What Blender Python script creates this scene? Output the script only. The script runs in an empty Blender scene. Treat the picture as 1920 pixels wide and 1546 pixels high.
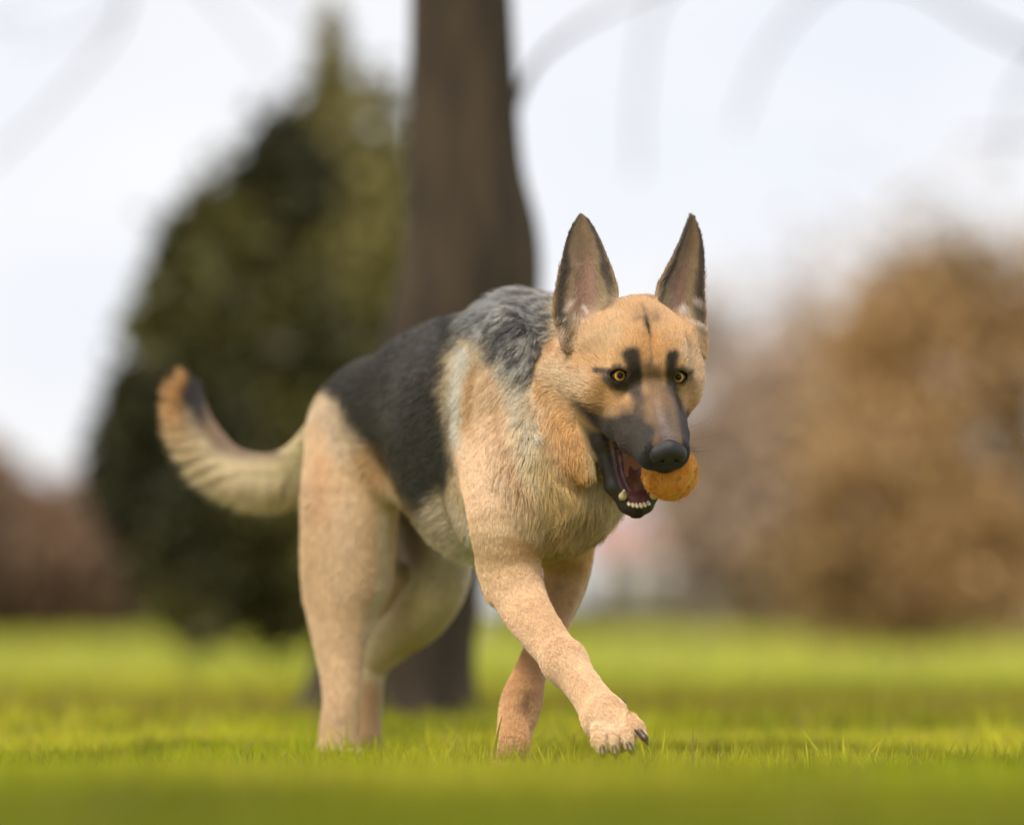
import bpy, math, random, time
import numpy as np
from mathutils import Vector, Matrix

T0 = time.time()
RAD = math.radians
scene = bpy.context.scene
COL = scene.collection

# ------------------------------------------------------------------ camera
FPX = 7200.0                       # focal length in pixels of a 1920 px wide frame
CAM_H = 0.20
PITCH = math.atan(397.0 / FPX)     # horizon at row 1170
cam_d = bpy.data.cameras.new('camera')
cam = bpy.data.objects.new('camera', cam_d)
COL.objects.link(cam)
cam.location = (0, 0, CAM_H)
cam.rotation_euler = (RAD(90) + PITCH, 0, 0)
cam_d.sensor_width = 36.0
cam_d.sensor_fit = 'HORIZONTAL'
cam_d.lens = 135.0
cam_d.clip_start = 0.05
cam_d.clip_end = 3000.0
cam_d.dof.use_dof = True
cam_d.dof.focus_distance = 4.99
cam_d.dof.aperture_fstop = 1.65
cam_d.dof.aperture_blades = 0
scene.camera = cam

# ------------------------------------------------------------------ render settings
scene.render.engine = 'CYCLES'
scene.view_settings.view_transform = 'Standard'
scene.view_settings.look = 'None'
scene.view_settings.exposure = 0.75
scene.view_settings.gamma = 1.0
scene.view_settings.use_curve_mapping = False
scene.cycles.use_denoising = True
scene.cycles.max_bounces = 6
scene.cycles.diffuse_bounces = 3
scene.cycles.transparent_max_bounces = 8
scene.cycles_curves.shape = 'RIBBONS'
scene.cycles_curves.subdivisions = 2

# ------------------------------------------------------------------ sky and sun (thin bright overcast)
SUN_EL, SUN_AZ = RAD(50), RAD(-150)      # azimuth measured from +Y (away) towards +X; sun high behind the camera's left
world = bpy.data.worlds.new('World')
scene.world = world
world.use_nodes = True
nt = world.node_tree
nt.nodes.clear()
wo = nt.nodes.new('ShaderNodeOutputWorld')
bg = nt.nodes.new('ShaderNodeBackground')
sky = nt.nodes.new('ShaderNodeTexSky')
sky.sky_type = 'NISHITA'
sky.sun_disc = False
sky.sun_elevation = SUN_EL
sky.sun_rotation = SUN_AZ
bg.inputs['Strength'].default_value = 0.1
tc = nt.nodes.new('ShaderNodeTexCoord')
mp = nt.nodes.new('ShaderNodeMapping')
mp.inputs['Scale'].default_value = (1.0, 1.0, 2.2)
nz = nt.nodes.new('ShaderNodeTexNoise')
nz.inputs['Scale'].default_value = 7.0
nz.inputs['Detail'].default_value = 4.0
nz.inputs['Roughness'].default_value = 0.5
cr = nt.nodes.new('ShaderNodeValToRGB')
cr.color_ramp.elements[0].position = 0.36
cr.color_ramp.elements[0].color = (5.35, 5.42, 5.8, 1)
cr.color_ramp.elements[1].position = 0.62
cr.color_ramp.elements[1].color = (5.9, 5.85, 5.97, 1)
mx = nt.nodes.new('ShaderNodeMix')
mx.data_type = 'RGBA'
mx.inputs['Factor'].default_value = 0.93
L = nt.links
L.new(tc.outputs['Generated'], mp.inputs['Vector'])
L.new(mp.outputs['Vector'], nz.inputs['Vector'])
L.new(nz.outputs['Fac'], cr.inputs['Fac'])
L.new(sky.outputs['Color'], mx.inputs['A'])
L.new(cr.outputs['Color'], mx.inputs['B'])
L.new(mx.outputs['Result'], bg.inputs['Color'])
L.new(bg.outputs['Background'], wo.inputs['Surface'])

sun_d = bpy.data.lights.new('sun', 'SUN')
sun_d.energy = 2.0
sun_d.angle = RAD(20)
sun_d.color = (1.0, 0.88, 0.72)
sun = bpy.data.objects.new('sun', sun_d)
COL.objects.link(sun)
sdir = Vector((math.sin(SUN_AZ) * math.cos(SUN_EL), math.cos(SUN_AZ) * math.cos(SUN_EL), math.sin(SUN_EL)))
sun.rotation_euler = sdir.to_track_quat('Z', 'Y').to_euler()
sun.location = (0, 0, 30)

# ------------------------------------------------------------------ helpers
CP, SP = math.cos(PITCH), math.sin(PITCH)

def at(px, py, d):
    """point of the place seen at photo pixel px, py when it stands d metres up the lawn"""
    a, b = (px - 960.0) / FPX, (773.0 - py) / FPX
    t = d / (CP - b * SP)
    return np.array([a * t, d, CAM_H + t * (SP + b * CP)])

def to_px(p):
    x, y, z = p[..., 0], p[..., 1], p[..., 2] - CAM_H
    dep = y * CP + z * SP
    up = -y * SP + z * CP
    return 960 + FPX * x / dep, 773 - FPX * up / dep

def tag(o, label=None, cat=None, group=None, kind=None):
    if label: o['label'] = label
    if cat: o['category'] = cat
    if group: o['group'] = group
    if kind: o['kind'] = kind
    return o

def empty(name, loc):
    o = bpy.data.objects.new(name, None)
    o.location = loc
    o.empty_display_size = 0.1
    COL.objects.link(o)
    return o

def link(name, me, mat=None, parent=None):
    o = bpy.data.objects.new(name, me)
    COL.objects.link(o)
    if mat is not None:
        me.materials.append(mat)
    if parent is not None:
        o.parent = parent
        r = parent
        off = Vector((0, 0, 0))
        while r is not None:
            off += Vector(r.location)
            r = r.parent
        o.location = -off            # geometry below is given in world coordinates
    return o

def np_mesh(name, V, F, smooth=True):
    """V (n,3) and F (m,k) arrays to a mesh"""
    me = bpy.data.meshes.new(name)
    V = np.asarray(V, np.float32); F = np.asarray(F, np.int32)
    me.vertices.add(len(V)); me.vertices.foreach_set('co', V.ravel())
    k = F.shape[1]
    me.loops.add(F.size); me.loops.foreach_set('vertex_index', F.ravel())
    me.polygons.add(len(F))
    me.polygons.foreach_set('loop_start', np.arange(len(F), dtype=np.int32) * k)
    me.polygons.foreach_set('use_smooth', np.full(len(F), smooth))
    me.update(calc_edges=True)
    me.validate()
    return me

def color_attr(me, C, name='Col'):
    at_ = me.color_attributes.new(name, 'FLOAT_COLOR', 'POINT')
    C4 = np.ones((len(C), 4), np.float32); C4[:, :3] = C
    at_.data.foreach_set('color', C4.ravel())

def hash3(ix, iy, iz, seed):
    h = (ix * 73856093) ^ (iy * 19349663) ^ (iz * 83492791) ^ (seed * 2654435761)
    h = (h ^ (h >> 13)) * 1274126177
    h = h ^ (h >> 16)
    return (h & 0xFFFFFF).astype(np.float64) / float(0xFFFFFF)

def vnoise(P, freq, seed=0):
    """smooth value noise in 0..1"""
    Q = np.asarray(P, np.float64) * freq + 1000.0
    I = np.floor(Q).astype(np.int64); f = Q - I
    f = f * f * (3 - 2 * f)
    r = 0
    for dx in (0, 1):
        for dy in (0, 1):
            for dz in (0, 1):
                w = (f[:, 0] if dx else 1 - f[:, 0]) * (f[:, 1] if dy else 1 - f[:, 1]) * (f[:, 2] if dz else 1 - f[:, 2])
                r = r + w * hash3(I[:, 0] + dx, I[:, 1] + dy, I[:, 2] + dz, seed)
    return r

def fbm(P, freq, seed=0, oct=3):
    s, a, t = 0, 1.0, 0
    for i in range(oct):
        s = s + a * vnoise(P, freq * 2 ** i, seed + i * 17); t += a; a *= 0.5
    return s / t

def sstep(a, b, x):
    t = np.clip((x - a) / (b - a), 0, 1)
    return t * t * (3 - 2 * t)

def unit(v):
    v = np.asarray(v, np.float64)
    return v / np.maximum(np.linalg.norm(v, axis=-1, keepdims=True), 1e-12)

def new_mat(name):
    m = bpy.data.materials.new(name)
    m.use_nodes = True
    nt = m.node_tree
    b = nt.nodes['Principled BSDF']
    return m, nt, b

def noise_col(nt, scale, c1, c2, detail=4, lo=0.35, hi=0.65, coord='Object', mapping=None):
    tc = nt.nodes.new('ShaderNodeTexCoord')
    n = nt.nodes.new('ShaderNodeTexNoise'); n.inputs['Scale'].default_value = scale; n.inputs['Detail'].default_value = detail
    src = tc.outputs[coord]
    if mapping:
        m_ = nt.nodes.new('ShaderNodeMapping'); m_.inputs['Scale'].default_value = mapping
        nt.links.new(src, m_.inputs['Vector']); src = m_.outputs['Vector']
    nt.links.new(src, n.inputs['Vector'])
    r = nt.nodes.new('ShaderNodeValToRGB')
    r.color_ramp.elements[0].position = lo; r.color_ramp.elements[0].color = (*c1, 1)
    r.color_ramp.elements[1].position = hi; r.color_ramp.elements[1].color = (*c2, 1)
    nt.links.new(n.outputs['Fac'], r.inputs['Fac'])
    return r, n
rs = np.random.default_rng(3)

# ================================================================== GROUND
gm_, nt, b = new_mat('lawn_soil')
r_, n_ = noise_col(nt, 0.9, (0.150, 0.160, 0.016), (0.270, 0.270, 0.026), 6, 0.3, 0.7, 'Object', (1.0, 0.5, 1.0))
r2, n2_ = noise_col(nt, 14, (0.100, 0.095, 0.020), (0.26, 0.27, 0.030), 4, 0.35, 0.6)
mixn = nt.nodes.new('ShaderNodeMix'); mixn.data_type = 'RGBA'; mixn.inputs['Factor'].default_value = 0.45
nt.links.new(r_.outputs['Color'], mixn.inputs['A']); nt.links.new(r2.outputs['Color'], mixn.inputs['B'])
nt.links.new(mixn.outputs['Result'], b.inputs['Base Color']); b.inputs['Roughness'].default_value = 0.95
xs = np.concatenate([-np.geomspace(1.0, 900, 50)[::-1], np.linspace(-0.95, 0.95, 20), np.geomspace(1.0, 900, 50)])
ys = np.concatenate([np.linspace(-6, 14, 120), np.geomspace(14.3, 1500, 90)])
def ground_h(x, y):
    P = np.stack([x, y, np.zeros_like(x)], -1)
    return (fbm(P, 0.8, 21, 2) - 0.5) * 0.03 * sstep(5.6, 9.0, y) + 0.066 * sstep(4.9, 2.9, y)
X, Y = np.meshgrid(xs, ys, indexing='ij')
Z = ground_h(X.ravel(), Y.ravel())
V = np.stack([X.ravel(), Y.ravel(), Z], -1)
nx_, ny_ = len(xs), len(ys)
i, j = np.meshgrid(np.arange(nx_ - 1), np.arange(ny_ - 1), indexing='ij')
F = np.stack([i * ny_ + j, (i + 1) * ny_ + j, (i + 1) * ny_ + j + 1, i * ny_ + j + 1], -1).reshape(-1, 4)
gnd = link('ground', np_mesh('ground', V, F), gm_)
tag(gnd, kind='structure')

# ================================================================== GRASS
grass_m = bpy.data.materials.new('grass_blade'); grass_m.use_nodes = True
nt = grass_m.node_tree; b = nt.nodes['Principled BSDF']; out = nt.nodes['Material Output']
ca = nt.nodes.new('ShaderNodeAttribute'); ca.attribute_name = 'Col'
nt.links.new(ca.outputs['Color'], b.inputs['Base Color']); b.inputs['Roughness'].default_value = 0.7; b.inputs['Specular IOR Level'].default_value = 0.15
tr = nt.nodes.new('ShaderNodeBsdfTranslucent'); nt.links.new(ca.outputs['Color'], tr.inputs['Color'])
ms = nt.nodes.new('ShaderNodeMixShader'); ms.inputs['Fac'].default_value = 0.5
nt.links.new(b.outputs['BSDF'], ms.inputs[1]); nt.links.new(tr.outputs['BSDF'], ms.inputs[2]); nt.links.new(ms.outputs['Shader'], out.inputs['Surface'])

def grass_colour(x, y, n):
    P = np.stack([x, y * 0.6, np.zeros_like(x)], -1)
    a = fbm(P, 1.3, 50, 3)[:, None]; c = fbm(P * [1, 1, 1], 4.5, 51, 2)[:, None]
    green = np.array([0.430, 0.450, 0.024]); yel = np.array([0.62, 0.56, 0.060]); dark = np.array([0.210, 0.220, 0.020]); brown = np.array([0.34, 0.26, 0.055])
    col = green * (1 - sstep(0.48, 0.68, a)) + yel * sstep(0.48, 0.68, a)
    w = sstep(0.52, 0.36, c) * 0.75; col = col * (1 - w) + dark * w
    far_ = sstep(9.5, 16, y)[:, None]; col = col * (1 - far_ * 0.6) + np.array([0.85, 0.83, 0.20]) * far_ * 0.6
    # a browner strip of turf across the lawn beyond the dog
    Pw = np.stack([x * 0.5, y, np.zeros_like(x)], -1)
    yy = y + (fbm(Pw, 0.7, 60, 2) - 0.5) * 1.6
    w = (sstep(7.0, 8.4, yy) * sstep(11.5, 9.6, yy))[:, None] * 0.85
    col = col * (1 - w) + brown * w
    w = (sstep(3.2, 2.7, y))[:, None] * 0.75; col = col * (1 - w) + dark * w
    rnd = rs.normal(1, 0.16, (n, 1)); hue = rs.normal(0, 0.08, (n, 1))
    col = col * np.clip(rnd, 0.45, 1.7) * (1 + hue * np.array([[1, 0, 0]]))
    deadm = rs.random(n) < 0.06
    col *= np.array([0.92, 0.98, 0.80])
    col[deadm] = np.array([0.36, 0.29, 0.12]) * rs.uniform(0.6, 1.1, (deadm.sum(), 1))
    return np.clip(col, 0.005, 0.8)

def blades(name, x, y, h, w, keep_z=None):
    n = len(x)
    z = ground_h(x, y)
    a = rs.uniform(0, 2 * math.pi, n); lean = rs.uniform(0.05, 0.65, n); b_ = rs.uniform(0, 2 * math.pi, n)
    side = np.stack([np.cos(a), np.sin(a), np.zeros(n)], -1)
    ld = np.stack([np.cos(b_), np.sin(b_), np.zeros(n)], -1)
    base = np.stack([x, y, z - 0.004], -1); up = np.array([0, 0, 1.0])
    def P(t): return base + ld * (lean * h * t * t)[:, None] + up * (h * t * (1 - 0.25 * lean * t))[:, None]
    V = np.stack([P(0) - side * w[:, None], P(0) + side * w[:, None], P(0.5) - side * (w * 0.85)[:, None], P(0.5) + side * (w * 0.85)[:, None], P(1.0)], 1)
    k = np.arange(n)[:, None] * 5
    F = np.concatenate([k + [0, 1, 3], k + [0, 3, 2], k + [2, 3, 4]], 1).reshape(-1, 3)
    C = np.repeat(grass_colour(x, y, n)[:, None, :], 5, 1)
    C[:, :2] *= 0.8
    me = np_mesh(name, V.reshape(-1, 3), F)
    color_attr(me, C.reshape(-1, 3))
    return me
def scatter(n, y0, y1, margin):
    """points in the wedge the camera can see, with room to the sides"""
    y = np.sqrt(rs.uniform(y0 ** 2, y1 ** 2, n)); x = rs.uniform(-1, 1, n) * (y * 0.135 + margin)
    return x, y
parts_ = []
x, y = scatter(150000, 2.0, 6.6, 0.45)
hgt = rs.gamma(6, 1, len(x)) / 6 * (0.022 + 0.007 * np.exp(-((x - 0.02) / 0.35) ** 2) * sstep(4.75, 4.9, y) * sstep(5.9, 5.6, y)) * (0.7 + 0.6 * fbm(np.stack([x, y, y * 0], -1), 6, 33, 2))
g1 = blades('grass', x, y, hgt, rs.uniform(0.0009, 0.0020, len(x)))
o = link('grass', g1, grass_m); tag(o, 'short green lawn grass all round the dog and away up the park', 'grass', kind='stuff')
x, y = scatter(110000, 6.6, 14, 1.6)
hgt = rs.gamma(5, 1, len(x)) / 5 * 0.032 * (0.6 + 0.8 * fbm(np.stack([x, y, y * 0], -1), 2, 34, 2))
o2 = link('grass', blades('grass_mid', x, y, hgt, rs.uniform(0.002, 0.0045, len(x))), grass_m); tag(o2, 'middle lawn grass behind the dog round the foot of the big tree', 'grass', kind='stuff')
x, y = scatter(80000, 14, 60, 6.0)
hgt = rs.gamma(5, 1, len(x)) / 5 * 0.06
o3 = link('grass', blades('grass_far', x, y, hgt, rs.uniform(0.008, 0.02, len(x))), grass_m); tag(o3, 'far lawn grass running up to the shrubs at the end of the park', 'grass', kind='stuff')
# sharp longer tufts and clover in the plane of the paws
def at_ground(px, d): return at(px, 1400, d)[0]
x = np.concatenate([rs.normal(at_ground(c, d), 0.035, n) for c, d, n in ((1050, 5.02, 90), (1190, 4.97, 60), (950, 5.03, 60), (1120, 4.93, 50), (1290, 5.0, 30))])
y = np.concatenate([rs.normal(d, 0.03, n) for c, d, n in ((1050, 5.02, 90), (1190, 4.97, 60), (950, 5.03, 60), (1120, 4.90, 50), (1290, 5.0, 30))])
o4 = link('grass', blades('grass_tuft', x, y, rs.uniform(0.022, 0.040, len(x)), rs.uniform(0.0010, 0.0018, len(x))), grass_m)
tag(o4, 'sharp longer grass blades standing between the front paws', 'grass', kind='stuff')
# one long pale blade in front of the left forepaw
lb = []
p0 = at(926, 1425, 5.03); p1 = at(929, 1385, 5.02); p2 = at(942, 1340, 5.02)
for t in np.linspace(0, 1, 9):
    c = p0 * (1 - t) ** 2 + 2 * p1 * t * (1 - t) + p2 * t * t; w = 0.0024 * (1 - t) ** 0.6 + 0.0002
    lb += [c - [w, 0, 0], c + [w, 0, 0]]
me = np_mesh('grass_stalk', np.array(lb), np.array([[2 * i, 2 * i + 1, 2 * i + 3, 2 * i + 2] for i in range(8)])); color_attr(me, np.tile([[0.32, 0.33, 0.04]], (18, 1)))
tag(link('grass_stalk', me, grass_m), 'single long yellow green blade in front of the rear forepaw', 'grass blade')

# ================================================================== TREES AND SHRUBS
leaf_m = bpy.data.materials.new('foliage'); leaf_m.use_nodes = True
nt = leaf_m.node_tree; b = nt.nodes['Principled BSDF']; out = nt.nodes['Material Output']
ca = nt.nodes.new('ShaderNodeAttribute'); ca.attribute_name = 'Col'
nt.links.new(ca.outputs['Color'], b.inputs['Base Color']); b.inputs['Roughness'].default_value = 0.6
tr = nt.nodes.new('ShaderNodeBsdfTranslucent'); nt.links.new(ca.outputs['Color'], tr.inputs['Color'])
ms = nt.nodes.new('ShaderNodeMixShader'); ms.inputs['Fac'].default_value = 0.25
nt.links.new(b.outputs['BSDF'], ms.inputs[1]); nt.links.new(tr.outputs['BSDF'], ms.inputs[2]); nt.links.new(ms.outputs['Shader'], out.inputs['Surface'])

def leaf_cloud(lobes, n, size, cols, seed, shell=0.35, lump=0.3, soft=0.0):
    """lobes: (centre, radii); small leaf shaped quads through the lobes' volume, thicker near the outside"""
    r = np.random.default_rng(seed)
    vol = np.array([np.prod(np.asarray(l[1])) ** (2 / 3) * (l[2] if len(l) > 2 else 1) for l in lobes]); vol /= vol.sum()
    li = r.choice(len(lobes), n, p=vol)
    cen = np.array([l[0] for l in lobes])[li]; rad = np.array([l[1] for l in lobes])[li]
    d = unit(r.normal(size=(n, 3)))
    rr = (shell + (1 - shell) * r.random(n)) ** 0.6
    rr = rr * (1 - lump / 2 + lump * (2 * fbm(cen * 0.37 + d * 2.2, 1.6, seed, 3) - 0.5))
    if soft:
        rr = np.abs(r.normal(0, soft, n)) ** 0.8
    P = cen + d * rad * rr[:, None]
    P = P[P[:, 2] > 0.02]; n = len(P)
    # clumps: density drops between them
    q = fbm(P / size, 0.12, seed + 4, 2)
    keep = r.random(n) < sstep(0.30, 0.55, q) * 0.85 + 0.15
    P = P[keep]; n = len(P)
    a = unit(r.normal(size=(n, 3))); b_ = unit(np.cross(a, r.normal(size=(n, 3))))
    s = size * r.uniform(0.5, 1.2, (n, 1))
    V = np.stack([P - a * s, P - b_ * s * 0.45, P + a * s, P + b_ * s * 0.45], 1).reshape(-1, 3)
    F = np.arange(4 * n).reshape(n, 4)
    t = fbm(P / size, 0.08, seed + 9, 3); t = sstep(0.35, 0.65, t)[:, None]
    c0, c1 = np.array(cols[0]), np.array(cols[1])
    C = (c0 * (1 - t) + c1 * t) * np.clip(r.normal(1, 0.25, (n, 1)), 0.3, 2)
    me = np_mesh('foliage', V, F, False); color_attr(me, np.clip(np.repeat(C, 4, 0), 0.002, 0.9))
    return me
def lob(px, py, d, rx, ry, rz=None, w=1):
    k = d / FPX
    return (at(px, py, d), (rx * k, (rz or rx) * k, ry * k), w)

bark_cache = {}
def bark(col0, col1, scale=14):
    m, nt, b = new_mat('bark')
    r, n = noise_col(nt, scale, col0, col1, 8, 0.35, 0.65, 'Object', (1, 1, 0.22))
    nt.links.new(r.outputs['Color'], b.inputs['Base Color']); b.inputs['Roughness'].default_value = 0.9
    bp = nt.nodes.new('ShaderNodeBump'); bp.inputs['Strength'].default_value = 0.8; bp.inputs['Distance'].default_value = 0.01
    nt.links.new(n.outputs['Fac'], bp.inputs['Height']); nt.links.new(bp.outputs['Normal'], b.inputs['Normal'])
    return m
def swept(pts, seg=20, ridge=0.0, seed=0, flare=None):
    """pts (n,4) xyz radius to a closed tube with bark ridges"""
    pts = np.asarray(pts, float)
    E = np.vstack([2 * pts[0] - pts[1], pts, 2 * pts[-1] - pts[-2]]); out = []
    for i in range(1, len(E) - 2):
        for t in np.arange(5) / 5:
            out.append(0.5 * (2 * E[i] + (E[i + 1] - E[i - 1]) * t + (2 * E[i - 1] - 5 * E[i] + 4 * E[i + 1] - E[i + 2]) * t * t
                              + (3 * E[i] - E[i - 1] - 3 * E[i + 1] + E[i + 2]) * t ** 3))
    out.append(pts[-1]); out = np.array(out); n = len(out)
    tg = unit(np.gradient(out[:, :3], axis=0))
    ref = np.array([0, 1.0, 0]) if abs(tg[0][1]) < 0.9 else np.array([1.0, 0, 0])
    V = []
    for c, t in zip(out, tg):
        x = unit(np.cross(ref, t)); y = np.cross(t, x)
        ph = np.arange(seg) / seg * 2 * math.pi
        D = np.cos(ph)[:, None] * x + np.sin(ph)[:, None] * y
        r = np.full(seg, max(c[3], 1e-4))
        if ridge:
            nn_ = fbm(np.stack([np.cos(ph) * 6, np.sin(ph) * 6, np.full(seg, c[2] * 2.0)], -1), 1.0, seed, 3)
            r = r * (1 + ridge * (nn_ - 0.5))
        V.append(c[:3] + D * r[:, None])
    V = np.concatenate(V)
    i, j = np.meshgrid(np.arange(n - 1), np.arange(seg), indexing='ij'); j2 = (j + 1) % seg
    F = np.stack([i * seg + j, i * seg + j2, (i + 1) * seg + j2, (i + 1) * seg + j], -1).reshape(-1, 4)
    return V, F
def tube_obj(name, pts, mat, parent, seg=14, ridge=0.0, seed=0):
    V, F = swept(pts, seg, ridge, seed)
    return link(name, np_mesh(name, V, F), mat, parent)
def ap(px, py, d, rpx): return [*at(px, py, d), rpx * d / FPX]

# ---- the big tree right behind the dog
BT = 8.1
tree = empty('tree', tuple(float(v) for v in (at(735, 1340, BT)[0], BT, 0)))
tag(tree, 'thick brown leaning tree trunk rising out of the picture right behind the dog', 'tree')
brk = bark((0.020, 0.013, 0.007), (0.056, 0.037, 0.019), 16)
tube_obj('trunk', [ap(722, 1372, BT, 205), ap(728, 1330, BT, 170), ap(738, 1250, BT, 150), ap(762, 1100, BT, 138), ap(800, 900, BT, 136), ap(850, 700, BT, 140),
                   ap(876, 560, BT, 134), ap(882, 450, BT, 124), ap(870, 320, BT, 110), ap(867, 150, BT, 100), ap(864, 0, BT, 95),
                   ap(858, -200, BT, 88), ap(850, -500, BT, 80), ap(850, -900, BT, 66)], brk, tree, 56, 0.16, 5)
for pts in ([(905, 350, 8.1, 34), (980, 160, 8.8, 9), (1050, 75, 10.6, 5.5), (1160, 10, 12.8, 4), (1320, -60, 14.4, 3)],
            [(870, -420, 8.1, 40), (1000, -560, 8.6, 26), (1200, -700, 9.4, 16)], [(850, -480, 8.1, 40), (700, -620, 8.4, 26), (480, -800, 8.9, 14)]):
    tube_obj('branch', [ap(*p) for p in pts], brk, tree, 10)
# ---- two bare trees whose trunks stand outside the picture; thin boughs reach into the sky
lt = empty('bare_tree', tuple(float(v) for v in (at(-650, 1180, 17)[0], 17, 0)))
tag(lt, 'leafless tree with thin faint boughs crossing the sky at the upper left', 'tree')
tube_obj('trunk', [ap(-650, 1180 + 80, 17, 60), ap(-640, 600, 17, 52), ap(-600, 0, 17, 44), ap(-560, -500, 17, 30), ap(-540, -900, 17, 12)], brk, lt, 14, 0.1, 2)
for pts in ([(-570, -380, 17, 26), (-100, -420, 16.5, 20), (180, -180, 16, 15), (235, 10, 16, 12), (120, 170, 15.6, 10), (-20, 310, 15.2, 8)],
            [(180, -180, 16, 13), (330, -60, 16.5, 8), (430, 30, 17, 6), (520, 150, 17.4, 4)],
            [(235, 10, 16, 9), (150, 60, 17, 6), (40, 90, 17.6, 4)],
            [(-100, -420, 16.5, 14), (250, -260, 18, 10), (480, -40, 18.5, 8), (640, 60, 19, 5)],
            [(-600, -50, 17, 24), (-300, -80, 16.6, 14), (-60, 40, 16, 8), (60, 40, 15.6, 5)]):
    tube_obj('branch', [ap(p[0], p[1], p[2], p[3] * 0.32) for p in pts], brk, lt, 8)
rt = empty('bare_tree', tuple(float(v) for v in (at(2500, 1180, 19)[0], 19, 0)))
tag(rt, 'leafless tree with thin faint boughs crossing the sky at the upper right', 'tree')
tube_obj('trunk', [ap(2500, 1180 + 70, 19, 60), ap(2490, 600, 19, 50), ap(2460, 0, 19, 40), ap(2440, -500, 19, 26), ap(2430, -900, 19, 10)], brk, rt, 14, 0.1, 3)
for pts in ([(2460, -20, 19, 24), (2200, -60, 18.5, 16), (1980, 80, 18, 11), (1850, 50, 18, 9), (1700, -30, 17.6, 6), (1500, -40, 17.4, 4)],
            [(1980, 80, 18, 9), (1900, 180, 18.5, 6), (1880, 330, 19, 4)],
            [(2450, -300, 19, 22), (2000, -260, 18, 14), (1600, -60, 18, 8), (1450, 80, 18, 5), (1380, 240, 18.4, 4)],
            [(2000, -260, 18, 10), (1500, -180, 18.6, 8), (1250, -20, 19, 6), (1200, 160, 19.5, 5), (1195, 330, 20, 4)],
            [(2470, 150, 19, 20), (2150, 180, 19, 10), (1960, 250, 19, 6), (1800, 260, 19, 4)]):
    tube_obj('branch', [ap(p[0], p[1], p[2], p[3] * 0.62) for p in pts], brk, rt, 8)

# ---- evergreens at the left
pine = empty('conifer_tree', tuple(float(v) for v in (at(430, 1180, 15)[0], 15, 0)))
tag(pine, 'broad dark green evergreen, widest of the trees, left of the big trunk', 'tree')
dk = ((0.040, 0.039, 0.012), (0.135, 0.125, 0.030))
D = 15.0
link('foliage', leaf_cloud([lob(430, 620, D, 160, 170, 150), lob(365, 470, D, 70, 90), lob(450, 440, D, 110, 110), lob(300, 600, D, 60, 110), lob(540, 330, D, 90, 110, w=.6), lob(300, 840, D, 120, 190),
                            lob(440, 900, D, 190, 240, 200), lob(560, 760, D, 150, 240, 160), lob(420, 1080, D, 150, 120), lob(560, 1050, D, 150, 150), lob(265, 900, D, 70, 130)],
                           62000, 0.055, dk, 11, 0.25, 0.55), leaf_m, pine)['kind'] = 'stuff'
bk2 = bark((0.03, 0.02, 0.012), (0.07, 0.05, 0.03), 10)
tube_obj('trunk', [ap(440, 1185, D, 30), ap(440, 1000, D, 26), ap(438, 700, D, 18), ap(440, 470, D, 6)], bk2, pine, 12)
D = 17.0
pine2 = empty('conifer_tree', tuple(float(v) for v in (at(640, 1180, D)[0], D, 0)))
tag(pine2, 'taller olive green evergreen with a thin pointed top against the big trunk', 'tree')
ol = ((0.060, 0.055, 0.018), (0.270, 0.235, 0.075))
link('foliage', leaf_cloud([lob(622, 70, D, 26, 60, w=1.8), lob(622, 150, D, 50, 65, w=1.1), lob(600, 215, D, 85, 65, w=.7), lob(600, 300, D, 115, 90), lob(580, 390, D, 150, 95), lob(660, 420, D, 140, 120),
                            lob(610, 540, D, 190, 150), lob(640, 760, D, 170, 240), lob(640, 1000, D, 150, 190), lob(715, 190, D, 55, 50, w=.35), lob(730, 320, D, 60, 90, w=.5)],
                           30000, 0.055, ol, 12, 0.25, 0.7, soft=0.72), leaf_m, pine2)['kind'] = 'stuff'
tube_obj('trunk', [ap(640, 1182, D, 26), ap(638, 800, D, 20), ap(630, 400, D, 12), ap(622, 60, D, 3)], bk2, pine2, 12)

# ---- brown leafless shrubs far left
def bush(name, label, cat, d, lobes, n, size, cols, seed, group=None, lump=0.35, stems=7, shell=0.3, soft=0.0):
    cx = np.mean([l[0] for l in lobes]); root = empty(name, tuple(float(v) for v in (at(cx, 1175, d)[0], d, 0)))
    tag(root, label, cat, group)
    link('foliage', leaf_cloud([lob(l[0], l[1], d, *l[2:]) for l in lobes], n, size, cols, seed, shell, lump, soft), leaf_m, root)['kind'] = 'stuff'
    r = np.random.default_rng(seed)
    top = min(l[1] - l[3] * 0.6 for l in lobes); w = max(l[2] for l in lobes)
    gz_ = 1170 + FPX * CAM_H / d
    for k in range(stems):
        x0 = cx + r.normal(0, w * 0.06); x1 = cx + r.uniform(-1, 1) * w * 0.75; ty = top + r.random() * (1170 - top) * 0.35
        tube_obj('stem', [ap(x0, gz_ + 2, d, 5 * 30 / d), ap(x0 * 0.7 + x1 * 0.3, (gz_ + ty) / 2, d, 3.5 * 30 / d), ap(x1, ty, d, 1.2 * 30 / d)], bk2, root, 6)
    return root
rb = ((0.150, 0.094, 0.060), (0.320, 0.205, 0.135))
bush('bare_shrub', 'reddish brown leafless shrub at the left edge of the picture', 'shrub', 42, [(20, 1050, 140, 160), (-60, 1000, 120, 190), (100, 1100, 90, 90)], 9000, 0.16, rb, 21, 'brown shrubs at the end of the lawn')
bush('bare_shrub', 'reddish brown leafless shrub just left of the broad evergreen', 'shrub', 46, [(190, 1040, 110, 150), (130, 980, 60, 90), (240, 1080, 110, 110)], 8000, 0.17, rb, 22, 'brown shrubs at the end of the lawn')
bush('bare_shrub', 'brown leafless shrub behind the foot of the broad evergreen', 'shrub', 40, [(370, 1090, 130, 95), (500, 1090, 120, 110), (600, 1060, 110, 130)], 8000, 0.15, ((0.050, 0.032, 0.020), (0.11, 0.070, 0.040)), 23, 'brown shrubs at the end of the lawn')

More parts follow.
